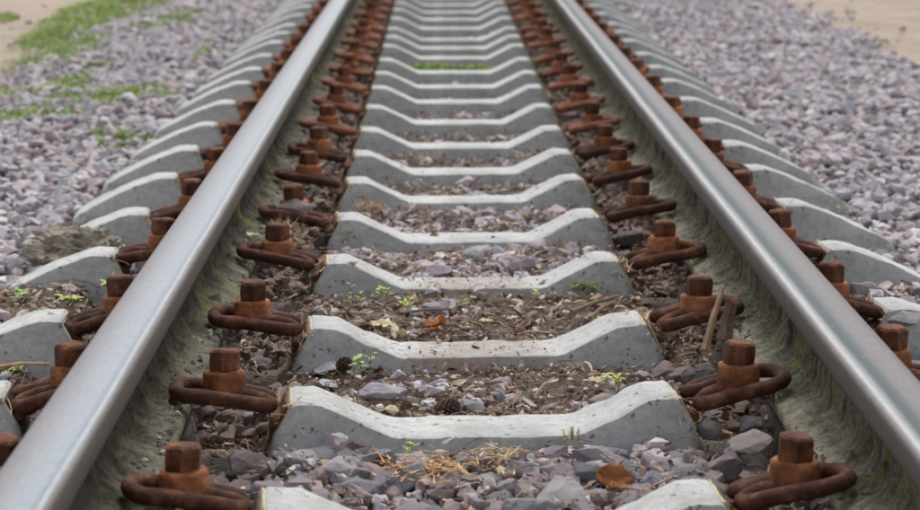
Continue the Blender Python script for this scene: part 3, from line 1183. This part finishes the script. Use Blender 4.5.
single_stone('loose_stone', 560, 211, -0.160, (0.062, 0.045, 0.040), 'grey wedge stone lying on the right slope before the sixth sleeper', seed=7, npts=12)
single_stone('loose_stone', 597, 470, -0.178, (0.060, 0.05, 0.030), 'broad grey stone left of the brown leaf in the near ballast', seed=8)
single_stone('loose_stone', 545, 462, -0.178, (0.070, 0.05, 0.034), 'light grey stone under the pale petal at the bottom centre', seed=9)
single_stone('loose_stone', 383, 392, -0.160, (0.075, 0.045, 0.028), 'long dark stone behind the near sleeper, left of the pine cone', seed=10)
single_stone('loose_stone', 325, 368, -0.170, (0.060, 0.05, 0.022), 'flat grey stone just right of the left bolt, third row', seed=14)
single_stone('loose_stone', 905, 320, -0.105, (0.055, 0.045, 0.028), 'pale purple flat stone above the rusty bolt outside the right rail', seed=15, npts=14)
single_stone('loose_stone', 700, 385, -0.130, (0.030, 0.018, 0.014), 'small pinkish stone caught inside the second clip by the right rail', seed=16)
single_stone('loose_stone', 325, 243, -0.168, (0.055, 0.05, 0.03), 'grey stone beside the green seedling inside the left rail', seed=17)
single_stone('loose_stone', 500, 262, -0.172, (0.07, 0.05, 0.036), 'grey stone in the gap before the fifth sleeper, right of centre', seed=18)
single_stone('loose_stone', 430, 268, -0.172, (0.075, 0.05, 0.036), 'long grey stone in the gap before the fifth sleeper, left of centre', seed=19)
single_stone('pebble', 380, 407, -0.155, (0.011, 0.009, 0.009), 'tiny white pebble on the dirt behind the near sleeper', 'pebble', seed=20, mat='white')
single_stone('pebble', 392, 410, -0.158, (0.020, 0.014, 0.012), 'small pinkish brown pebble next to the tiny white one', 'pebble', seed=21, mat='paleleaf')

tri = [q for q in C.objects if q.get('label', '').startswith('dark triangular')][0]
tri.location = (-0.322, 4.575, -0.094)

# crumbly lump left of the left rail
bm = bmesh.new()
bmesh.ops.create_icosphere(bm, subdivisions=5, radius=1)
for v in bm.verts:
    p = v.co.copy()
    q = Vector((p.x * 0.086, p.y * 0.058, p.z * 0.046))
    d = noise.fractal(p * 1.6 + Vector((3, 1, 7)), 0.6, 2.2, 5)
    c = noise.voronoi(p * 2.6)[0][0]
    q *= 1 + 0.34 * d - 0.55 * max(0, 0.30 - c)
    q += p * 0.004 * noise.fractal(p * 9, 0.7, 2, 3)
    v.co = q
lump = obj_bm('crumbly_rock', bm, M['lump'], smooth=False)
lump.location = at(72, 246, -0.165)
lump.location.y = 4.42
lump.location.x = -0.700
lump.location.z = -0.155
lump.rotation_euler = (0.1, 0.08, 0.25)
tag(lump, 'big crumbly brown grey rock lying on the sleeper ends beside the left rail', 'rock')

# ------------------------------------------------------------------ litter
def flake(seed):
    rn = random.Random(seed)
    nseg = 6
    v = [(0, 0, rn.uniform(0.05, 0.25))]
    for k in range(nseg):
        a = 2 * math.pi * k / nseg
        r = rn.uniform(0.6, 1.0)
        v.append((r * math.cos(a), r * math.sin(a) * 0.55, rn.uniform(-0.2, 0.2)))
    f = [(0, 1 + k, 1 + (k + 1) % nseg) for k in range(nseg)]
    return np.array(v, dtype=np.float32), np.array(f, dtype=np.int32)


def twig(seed, bend=0.25):
    rn = random.Random(seed)
    v, f = [], []
    b1, b2 = rn.uniform(-bend, bend), rn.uniform(-bend, bend)
    for s in range(4):
        t = s / 3
        cx, cy_, cz = -1 + 2 * t, b1 * math.sin(math.pi * t), abs(b2) * math.sin(math.pi * t)
        for k in range(3):
            a = 2 * math.pi * k / 3
            v.append((cx, cy_ + 0.055 * math.cos(a), cz + 0.055 * math.sin(a)))
    for s in range(3):
        for k in range(3):
            a, b, c, d = s * 3 + k, s * 3 + (k + 1) % 3, s * 3 + 3 + (k + 1) % 3, s * 3 + 3 + k
            f += [(a, b, c), (a, c, d)]
    return np.array(v, dtype=np.float32), np.array(f, dtype=np.int32)


FLK = [flake(k) for k in range(8)]
TWG = [twig(k) for k in range(8)]
LITD = {0: 0.25, 1: 0.35, 2: 1.1, 3: 1.3, 4: 0.9, 5: 1.2, 6: 0.9, 7: 0.8, 8: 0.7}
fl, tw = [], []
for _ in range(150000):
    y = 2.4 + 9 * rs.random() ** 1.7
    x = rs.uniform(-0.8, 0.8)
    g = gap_index(x, y)
    k = LITD.get(g, 0.4)
    if abs(x) > 0.57:
        k *= 0.9 if (x < 0 and g in (2, 3)) else 0.35
    k *= 0.6 + 0.8 * max(0, noise.noise(Vector((x * 6, y * 6, 40))) + 0.35)
    if rs.random() > k:
        continue
    i, lx, ly = sleeper_local(x, y)
    z = ground_z(x, y) + rs.uniform(0.0, 0.010) + (rs.uniform(0, 0.02) if g < 2 or g > 3 else 0)
    if abs(ly) < 0.066 and abs(lx) < HALF:
        tz = top_z(abs(lx))
        inseat = 0.250 < abs(lx) < 0.585
        ok = (inseat and rs.random() < 0.45) or (i in (2, 3) and abs(lx) < 0.12 and rs.random() < 0.05) or rs.random() < 0.008
        if not ok:
            continue
        z = tz + 0.002 + (rs.uniform(0, 0.012) if inseat else 0)
        if abs(ly) > 0.055:
            continue
    if abs(abs(x) - RAILX) < 0.064:
        if rs.random() < 0.10:
            z = -0.118 - (abs(abs(x) - RAILX) - 0.03) * 0.3
            if abs(abs(x) - RAILX) < 0.030:
                continue
        else:
            continue
    if rs.random() < 0.66:
        fl.append((x, y, z, rs.lognormvariate(math.log(0.0052), 0.5)))
    else:
        tw.append((x, y, z, rs.lognormvariate(math.log(0.0072), 0.5)))
fl = np.array(fl)
tw = np.array(tw)
n = len(fl)
o = mass_mesh('leaf_litter', FLK, RNG.integers(0, 8, n), fl[:, :3], rot_mats(n, 0.5), fl[:, 3][:, None] * np.ones((1, 3)), M['litter'])
tag(o, 'brown crumbled leaves and bark chips strewn between the sleepers', 'leaf litter', kind='stuff')
n = len(tw)
o = mass_mesh('twig_litter', TWG, RNG.integers(0, 8, n), tw[:, :3], rot_mats(n, 0.22), tw[:, 3][:, None] * np.array([[1, 1, 1]]) * np.stack([np.ones(n), np.ones(n), np.ones(n)], 1), M['twig'])
tag(o, 'dry straw bits and thin twigs strewn between the sleepers', 'twig litter', kind='stuff')


def tuft(name, p, n_, length, spread, mat, label, cat, up=0.2, group=None, kind=None, width=0.06):
    pos, sc_, V, F, off = [], [], [], [], 0
    for k in range(n_):
        L_ = length * rs.uniform(0.5, 1.0)
        a = rs.uniform(0, 2 * math.pi)
        e = rs.gauss(up, 0.25)
        dv = Vector((math.cos(a) * math.cos(e), math.sin(a) * math.cos(e), abs(math.sin(e)))).normalized()
        b = Vector((rs.gauss(0, spread[0]), rs.gauss(0, spread[1]), rs.uniform(0, 0.006)))
        s_ = dv.cross(Vector((0, 0, 1))).normalized() * (0.0011 * width / 0.06)
        for t in range(4):
            q = b + dv * L_ * (t / 3 - (0.35 if up < 0.4 else 0)) + Vector((0, 0, -0.25 * L_ * (t / 3) ** 2 * (1 if up > 0.4 else 0.3)))
            w_ = (1 - t / 3.3)
            V += [q - s_ * w_, q + s_ * w_]
        for t in range(3):
            F.append((off + 2 * t, off + 2 * t + 1, off + 2 * t + 3, off + 2 * t + 2))
        off += 8
    o_ = obj_from(name, V, F, mat)
    o_.location = p
    tag(o_, label, cat, group, kind or 'stuff')
    return o_


tuft('straw_heap', at(430, 468, -0.165), 190, 0.030, (0.032, 0.030), M['orange_straw'], 'orange brown heap of dry needles among the stones at the bottom centre', 'straw heap', 0.15, width=0.09)
tuft('straw_heap', at(497, 455, -0.160), 60, 0.034, (0.014, 0.018), M['straw'], 'bundle of tan straw lying slanted against the near sleeper', 'straw heap', 0.25, width=0.09)
tuft('straw_tuft', at(368, 208, -0.155), 70, 0.034, (0.018, 0.016), M['orange_straw'], 'orange dry grass tuft on the left slope before the sixth sleeper', 'dry grass', 0.5)
tuft('straw_tuft', at(625, 268, -0.135), 70, 0.045, (0.016, 0.02), M['straw'], 'pale dry grass tuft at the right end of the fourth sleeper shoulder', 'dry grass', 0.5)
tuft('straw_tuft', at(645, 318, -0.135), 90, 0.040, (0.014, 0.02), M['straw'], 'tangled dry grass against the right shoulder of the third sleeper', 'dry grass', 0.35)
tuft('straw_tuft', at(866, 307, -0.118), 170, 0.036, (0.030, 0.022), M['straw'], 'tangled pale straw outside the right rail above a rusty bolt', 'dry grass', 0.25)
tuft('straw_tuft', at(323, 405, -0.150) + Vector((-0.06, 0, 0)), 26, 0.045, (0.008, 0.012), M['straw'], 'thin straw blades at the left liner of the near sleeper', 'dry grass', 0.8)
tuft('straw_tuft', at(573, 440, -0.165), 28, 0.022, (0.006, 0.006), M['straw'], 'small dry grass tuft growing against the near sleeper, right of centre', 'dry grass', 1.0)
tuft('straw_tuft', at(283, 228, -0.120), 40, 0.035, (0.012, 0.016), M['straw'], 'wispy dry grass behind a bolt head inside the left rail', 'dry grass', 0.7)


wisp = []
for (bx, cy, i, side, io) in bolts:
    if i > 9:
        continue
    wx = side * (0.243 if io < 0 else 0.592)
    for _ in range(9):
        wisp.append((wx + rs.gauss(0, 0.008), cy + wx * math.tan(R(YAWS[i])) + rs.gauss(-0.045, 0.012), -0.128 + (0.012 if io > 0 else 0) + rs.uniform(-0.02, 0.014), rs.uniform(0.008, 0.020)))
wisp = np.array(wisp)
n = len(wisp)
o = mass_mesh('straw_wisps', TWG, RNG.integers(0, 8, n), wisp[:, :3], rot_mats(n, 0.8), wisp[:, 3][:, None] * np.array([[1, 1, 1]]) * np.array([[1, 0.7, 0.7]]), M['straw'])
tag(o, 'thin pale straw wisps caught round the clips and yellow liners', 'straw', kind='stuff')
clod = []
for side in (-1, 1):
    for _ in range(2600):
        yy = 2.4 + 8 * rs.random() ** 1.5
        if noise.noise(Vector((yy * 3.2, side * 4, 0))) < 0.02 and rs.random() > 0.15:
            continue
        dx = rs.uniform(0.020, 0.058)
        clod.append((side * (RAILX - dx), yy, -0.112 - dx * 0.17, rs.lognormvariate(math.log(0.0030), 0.4)))
for i, cnt in ((2, 30), (3, 60)):
    for _ in range(cnt):
        lx, ly = rs.uniform(-0.112, 0.112), rs.uniform(-0.052, 0.040 if i == 2 else 0.052)
        if noise.noise(Vector((lx * 12, ly * 25, i))) < -0.25:
            continue
        a = R(YAWS[i])
        clod.append((lx * math.cos(a) - ly * math.sin(a), CY[i] + lx * math.sin(a) + ly * math.cos(a), -0.1572, rs.lognormvariate(math.log(0.0016), 0.4)))
clod = np.array(clod)
n = len(clod)
o = mass_mesh('dirt_crumbs', LOW, RNG.integers(0, 16, n), clod[:, :3], rot_mats(n, 0.4), clod[:, 3][:, None] * np.ones((1, 3)), M['crumb'])
tag(o, 'grey brown dirt crumbs lying on the inner rail feet', 'dirt', kind='stuff')

# ------------------------------------------------------------------ seedlings
def leaf_geo(base, direction, length, width, droop=0.2):
    d = direction.normalized()
    s_ = d.cross(Vector((0, 0, 1)))
    s_ = (s_.normalized() if s_.length > 1e-4 else Vector((1, 0, 0))) * width / 2
    up_ = s_.cross(d).normalized()
    prof = [(0, 0.12), (0.25, 0.8), (0.55, 1.0), (0.82, 0.6), (1.0, 0.05)]
    V = []
    for t, w_ in prof:
        c = base + d * length * t - Vector((0, 0, droop * length * t * t))
        V += [c - s_ * w_ + up_ * width * 0.12 * w_, c, c + s_ * w_ + up_ * width * 0.12 * w_]
    F = []
    for k in range(4):
        a = k * 3
        F += [(a, a + 1, a + 4, a + 3), (a + 1, a + 2, a + 5, a + 4)]
    return V, F


def seedling(px, py, z, h, nleaf, lsize, label, mat='green', stems=1, spread=0.006):
    root = bpy.data.objects.new('seedling', None)
    link(root)
    root.location = at(px, py, z)
    root.empty_display_size = 0.02
    tag(root, label, 'small plant', 'green seedlings sprouting in the track')
    for s in range(stems):
        SV, SF, LV, LF = [], [], [], []
        b = Vector((rs.gauss(0, spread), rs.gauss(0, spread), -0.004)) if stems > 1 else Vector((0, 0, -0.004))
        hh = h * rs.uniform(0.6, 1.0) if stems > 1 else h
        tip = b + Vector((rs.gauss(0, 0.12) * hh, rs.gauss(0, 0.12) * hh, hh))
        v, f = tube([b, b.lerp(tip, 0.5) + Vector((0.03 * hh, 0, 0)), tip], 0.0007, 5, 3)
        SF += [tuple(q + len(SV) for q in ff) for ff in f]
        SV += v
        a0 = rs.uniform(0, 6)
        for k in range(nleaf):
            t = 0.35 + 0.65 * (k + 1) / nleaf
            a = a0 + k * 2.4
            dr = Vector((math.cos(a), math.sin(a), rs.uniform(0.1, 0.7)))
            v, f = leaf_geo(b.lerp(tip, t), dr, lsize * rs.uniform(0.7, 1.1), lsize * 0.6 * rs.uniform(0.8, 1.1))
            LF += [tuple(q + len(LV) for q in ff) for ff in f]
            LV += v
        obj_from('stem', SV, SF, M[mat], root, smooth=True)
        obj_from('leaves', LV, LF, M[mat], root, smooth=True)
    return root


seedling(365, 378, -0.166, 0.036, 5, 0.015, 'bright green seedling with three shoots behind the near sleeper, left side', 'green', 3, 0.008)
seedling(412, 456, -0.172, 0.020, 3, 0.012, 'tiny rounded green sprout at the foot of the near sleeper', 'lime', 2, 0.003)
seedling(338, 250, -0.170, 0.044, 7, 0.013, 'fresh green leafy seedling by the left shoulder of the fifth sleeper', 'green', 4, 0.008)
seedling(360, 306, -0.163, 0.040, 5, 0.011, 'tall thin seedling on the soil patch, leftmost of its row', 'green', 2, 0.006)
seedling(378, 298, -0.163, 0.026, 6, 0.012, 'yellow green clump on the soil patch beside the tall thin seedling', 'lime', 3, 0.010)
seedling(403, 307, -0.163, 0.018, 6, 0.011, 'low spreading lime seedling on the soil patch below the fourth sleeper', 'lime', 4, 0.012)
seedling(460, 305, -0.163, 0.012, 5, 0.009, 'flat green sprout in the middle of the soil patch', 'green', 3, 0.014)
seedling(592, 290, -0.160, 0.014, 6, 0.012, 'low green leaves in front of the right shoulder of the fourth sleeper', 'green', 4, 0.014)
seedling(538, 296, -0.162, 0.018, 4, 0.009, 'thin green sprout against the flat of the fourth sleeper', 'lime', 2, 0.004)
seedling(600, 321, -0.160, 0.014, 5, 0.011, 'small green sprout above the right slope of the third sleeper', 'green', 3, 0.010)
seedling(612, 385, -0.160, 0.018, 6, 0.013, 'lime green seedling beside a pale leaf behind the near sleeper, right side', 'lime', 3, 0.005)
seedling(470, 330, -0.156, 0.008, 4, 0.010, 'tiny green sprout at the back edge of the third sleeper', 'green', 2, 0.010)
seedling(72, 303, -0.150, 0.020, 7, 0.018, 'bright yellow green seedling left of the left rail', 'lime', 3, 0.008)
seedling(22, 299, -0.150, 0.016, 6, 0.014, 'green leafy clump near the left edge beside the fourth sleeper end', 'green', 5, 0.016)
seedling(104, 291, -0.150, 0.018, 5, 0.018, 'lime leaf clump just above a rusty bolt left of the left rail', 'lime', 2, 0.005)
seedling(52, 345, -0.165, 0.055, 5, 0.012, 'thin green stalk rising before the third sleeper, left of the rail', 'green', 1)
seedling(18, 372, -0.165, 0.012, 5, 0.013, 'small lime sprout beside the fallen stick at the left edge', 'lime', 2, 0.008)
seedling(515, 176, -0.190, 0.016, 5, 0.013, 'small green sprout at the foot of the seventh sleeper', 'lime', 2, 0.006)
seedling(290, 452, -0.180, 0.010, 5, 0.012, 'small green sprout between stones near the left front of the near sleeper', 'green', 2, 0.007)
seedling(565, 444, -0.168, 0.020, 4, 0.006, 'thin pale sprout standing against the near sleeper, right of centre', 'lime', 1)
seedling(716, 117, -0.205, 0.03, 8, 0.030, 'lone lime green weed in the gravel right of the track', 'lime', 3, 0.012)

# ------------------------------------------------------------------ grass patches (masses)
def grass_patch(name, spots, label, h=0.035, mat='grass', dens=9000):
    V, F, off = [], [], 0
    for (cx, cy_, rx, ry, cnt) in spots:
        for _ in range(cnt):
            a, q = rs.uniform(0, 2 * math.pi), math.sqrt(rs.random())
            x, y = cx + rx * q * math.cos(a) * rs.uniform(0.7, 1.25), cy_ + ry * q * math.sin(a) * rs.uniform(0.7, 1.25)
            if noise.noise(Vector((x * 9, y * 9, 2))) < -0.12:
                continue
            z = ground_z(x, y) + 0.004
            L_ = h * rs.uniform(0.4, 1.0) * (1.2 - 0.6 * q)
            b = rs.uniform(0, 2 * math.pi)
            le = rs.uniform(0.2, 0.9)
            dv = Vector((math.cos(b) * le, math.sin(b) * le, 1)).normalized()
            s_ = Vector((-math.sin(b), math.cos(b), 0)) * rs.uniform(0.0014, 0.0030)
            base = Vector((x, y, z))
            mid = base + dv * L_ * 0.55
            tip = base + dv * L_ + Vector((dv.x, dv.y, -0.4)) * L_ * 0.3
            V += [base - s_, base + s_, mid - s_ * 0.8, mid + s_ * 0.8, tip]
            F += [(off, off + 1, off + 3, off + 2), (off + 2, off + 3, off + 4)]
            off += 5
    o_ = obj_from(name, V, F, M[mat])
    tag(o_, label, 'grass', kind='stuff')
    return o_


def gp(px, py, rx, ry, cnt):
    p = at(px, py, -0.22)
    return (p.x, p.y, rx, ry, cnt)


grass_patch('grass', [gp(110, 10, 0.22, 1.7, 9000), gp(55, 38, 0.12, 0.7, 3000), gp(150, 2, 0.16, 1.2, 3500), gp(4, 18, 0.06, 0.25, 600), gp(70, 55, 0.10, 0.5, 1500), gp(40, 66, 0.12, 0.4, 700), gp(95, 45, 0.06, 0.5, 900)],
            'strip of green grass between the left dirt path and the gravel', 0.055)
grass_patch('weeds', [(q[0], q[1], q[2] * 1.5, q[3] * 1.7, int(q[4] * 3.0)) for q in [gp(152, 101, 0.08, 0.13, 1000), gp(118, 104, 0.07, 0.13, 800), gp(62, 92, 0.06, 0.2, 700), gp(60, 108, 0.09, 0.12, 600), gp(22, 124, 0.10, 0.10, 900), gp(6, 100, 0.05, 0.14, 500),
                      gp(165, 27, 0.10, 0.4, 1000), gp(180, 20, 0.07, 0.3, 500), gp(122, 150, 0.045, 0.06, 420), gp(110, 144, 0.03, 0.06, 250), gp(205, 60, 0.03, 0.15, 200), gp(90, 98, 0.04, 0.1, 200), gp(95, 75, 0.04, 0.12, 200)]],
            'scattered low green weeds growing through the gravel left of the track', 0.035)
grass_patch('grass', [(-0.06, 8.42, 0.13, 0.13, 2400), (0.12, 8.44, 0.13, 0.14, 2400), (0.26, 8.70, 0.05, 0.14, 700), (-0.20, 8.50, 0.06, 0.12, 700)],
            'short green grass strip growing between two sleepers far up the track', 0.055)

# ------------------------------------------------------------------ sticks, leaves, cones
def stick(name, a, b, r, label, mat, cat='stick', sides=6, flat=1.0, wave=0.12):
    a, b = Vector(a), Vector(b)
    mid = a.lerp(b, 0.5) + Vector((0.0, 0.002, 0.002))
    v, f = tube([a, a.lerp(mid, 0.5), mid, mid.lerp(b, 0.5) + Vector((0.001, 0, 0)), b], lambda t: r * (1 - 0.35 * t) * (1 + wave * math.sin(t * 17)), sides, 4, flat)
    o_ = obj_from(name, v, f, M[mat])
    tag(o_, label, cat)
    return o_


stick('wood_splinter', (0.322, 3.475, -0.140), (0.346, 3.480, -0.050), 0.0058, 'tan wood splinter propped upright against the right rail foot', 'wood', 'splinter', 4, 0.6, 0.04)
stick('bark_strip', (0.350, 3.486, -0.130), (0.360, 3.500, -0.078), 0.0120, 'grey brown bark strip leaning beside the tan splinter at the right rail', 'bark', 'bark', 4, 0.35, 0.05)
stick('fallen_stick', at(-6, 367, -0.140), at(50, 364, -0.140), 0.0032, 'pale straight stick lying by the left edge before the third sleeper', 'wood')
stick('fallen_stick', at(80, 284, -0.145), at(106, 281, -0.145), 0.0025, 'thin dark stick lying before the fourth sleeper, left of the left rail', 'bark')
stick('fallen_stick', at(572, 312, -0.150), at(618, 296, -0.142), 0.0040, 'dark curved root lying behind the right slope of the third sleeper', 'bark')
stick('fallen_stick', at(590, 318, -0.150), at(612, 302, -0.143), 0.0034, 'shorter dark root under the curved one by the third sleeper', 'bark')
stick('fallen_stick', at(400, 313, -0.156), at(452, 309, -0.156), 0.0024, 'thin brown twig lying across the soil patch left of centre', 'bark')


def big_leaf(name, px, py, z, size, label, mat, rot, curl=0.3):
    V, F = [], []
    nx, ny = 11, 7
    for i in range(nx):
        t = i / (nx - 1)
        w_ = math.sin(math.pi * (0.06 + 0.9 * t)) ** 0.7
        for k in range(ny):
            s_ = (k / (ny - 1) - 0.5) * 2
            V.append(Vector(((t - 0.5) * size, s_ * w_ * size * 0.38 * (1 + 0.45 * noise.noise(Vector((t * 7, s_ * 2, px)))),
                             curl * size * (s_ * s_ * w_ * 0.7 + (t - 0.5) ** 2) + 0.30 * size * noise.noise(Vector((t * 3, s_ * 2, px))) + 0.10 * size * noise.noise(Vector((t * 9, s_ * 7, px))))))
    for i in range(nx - 1):
        for k in range(ny - 1):
            F.append((i * ny + k, i * ny + k + 1, (i + 1) * ny + k + 1, (i + 1) * ny + k))
    o_ = obj_from(name, V, F, M[mat], smooth=True)
    md = o_.modifiers.new('thickness', 'SOLIDIFY')
    md.thickness = 0.0006
    o_.location = at(px, py, z)
    o_.rotation_euler = rot
    tag(o_, label, 'leaf')
    return o_


big_leaf('fallen_leaf', 613, 480, -0.158, 0.044, 'curled rusty brown leaf standing among the stones at the bottom, right of centre', 'brownleaf', (0.9, 0.2, 0.2), 0.4)
big_leaf('fallen_leaf', 597, 383, -0.156, 0.026, 'pale yellow leaf on the dirt behind the near sleeper, right side', 'paleleaf', (0.3, 0.1, 0.3))
big_leaf('fallen_leaf', 530, 459, -0.160, 0.015, 'small pale petal standing on the near stones at bottom centre', 'white', (1.1, 0.3, 0.8))
big_leaf('fallen_leaf', 442, 258, -0.165, 0.030, 'white dry leaf in the gap before the fifth sleeper', 'white', (0.3, 0.1, 0.6))
big_leaf('fallen_leaf', 252, 236, -0.112, 0.022, 'pale dry leaf lying on the mossy left rail foot', 'paleleaf', (0.1, 0.1, 0.6))
big_leaf('fallen_leaf', 478, 385, -0.158, 0.016, 'small whitish leaf on the dirt behind the near sleeper, near centre', 'white', (0.2, 0.1, 2.6))
big_leaf('fallen_leaf', 436, 331, -0.152, 0.024, 'orange brown leaf lying before the back edge of the third sleeper', 'brownleaf', (0.1, 0.1, 2.6))
big_leaf('fallen_leaf', 403, 336, -0.155, 0.030, 'pinkish tan leaf on the soil left of centre, behind the third sleeper', 'paleleaf', (0.3, 0.2, 2.2))
big_leaf('fallen_leaf', 437, 325, -0.155, 0.036, 'orange leaf on the soil patch beside the pinkish tan leaf', 'brownleaf', (0.2, -0.1, 0.4))
big_leaf('fallen_leaf', 486, 323, -0.155, 0.024, 'cream coloured leaf at the centre of the soil patch', 'paleleaf', (0.1, 0.1, 0.1))
big_leaf('fallen_leaf', 579, 287, -0.157, 0.022, 'upright brown leaf before the right slope of the fourth sleeper', 'brownleaf', (0.8, 0.1, 0.1))
big_leaf('fallen_leaf', 383, 326, -0.156, 0.040, 'long tan leaf lying on the soil by the third sleeper left slope', 'paleleaf', (0.2, 0.1, -0.2), 0.2)
big_leaf('fallen_leaf', 505, 475, -0.170, 0.028, 'tan leaf between the stones at the bottom centre', 'paleleaf', (0.3, 0.2, 1.2))


def pine_cone(px, py, z, size, label, rot):
    root = bpy.data.objects.new('pine_cone', None)
    link(root)
    root.location = at(px, py, z)
    root.rotation_euler = rot
    tag(root, label, 'pine cone', 'pine cones on the dirt')
    v, f = lathe([(0.001, -0.5 * size), (0.22 * size, -0.3 * size), (0.26 * size, 0.0), (0.16 * size, 0.35 * size), (0.02 * size, 0.5 * size)], 8)
    obj_from('core', v, f, M['cone'], root)
    V, F = [], []
    for k in range(60):
        t = k / 60
        a = k * 2.39996
        r = size * (0.40 * math.sin(math.pi * (0.12 + 0.80 * t)) ** 0.8)
        zc = (-0.45 + 0.9 * t) * size
        d = Vector((math.cos(a), math.sin(a), 0.35 + t))
        vv, ff = leaf_geo(Vector((math.cos(a) * r * 0.35, math.sin(a) * r * 0.35, zc)), d, r * 0.85, size * 0.20, -0.2)
        F += [tuple(q + len(V) for q in fc) for fc in ff]
        V += vv
    o_ = obj_from('scales', V, F, M['cone'], root)
    md = o_.modifiers.new('thickness', 'SOLIDIFY')
    md.thickness = 0.0010


pine_cone(446, 408, -0.166, 0.034, 'dark open pine cone lying behind the near sleeper, left of centre', (1.45, 0.2, 1.4))
pine_cone(343, 365, -0.158, 0.028, 'dark pine cone beside the green seedling at the left', (1.2, 0.5, 0.4))
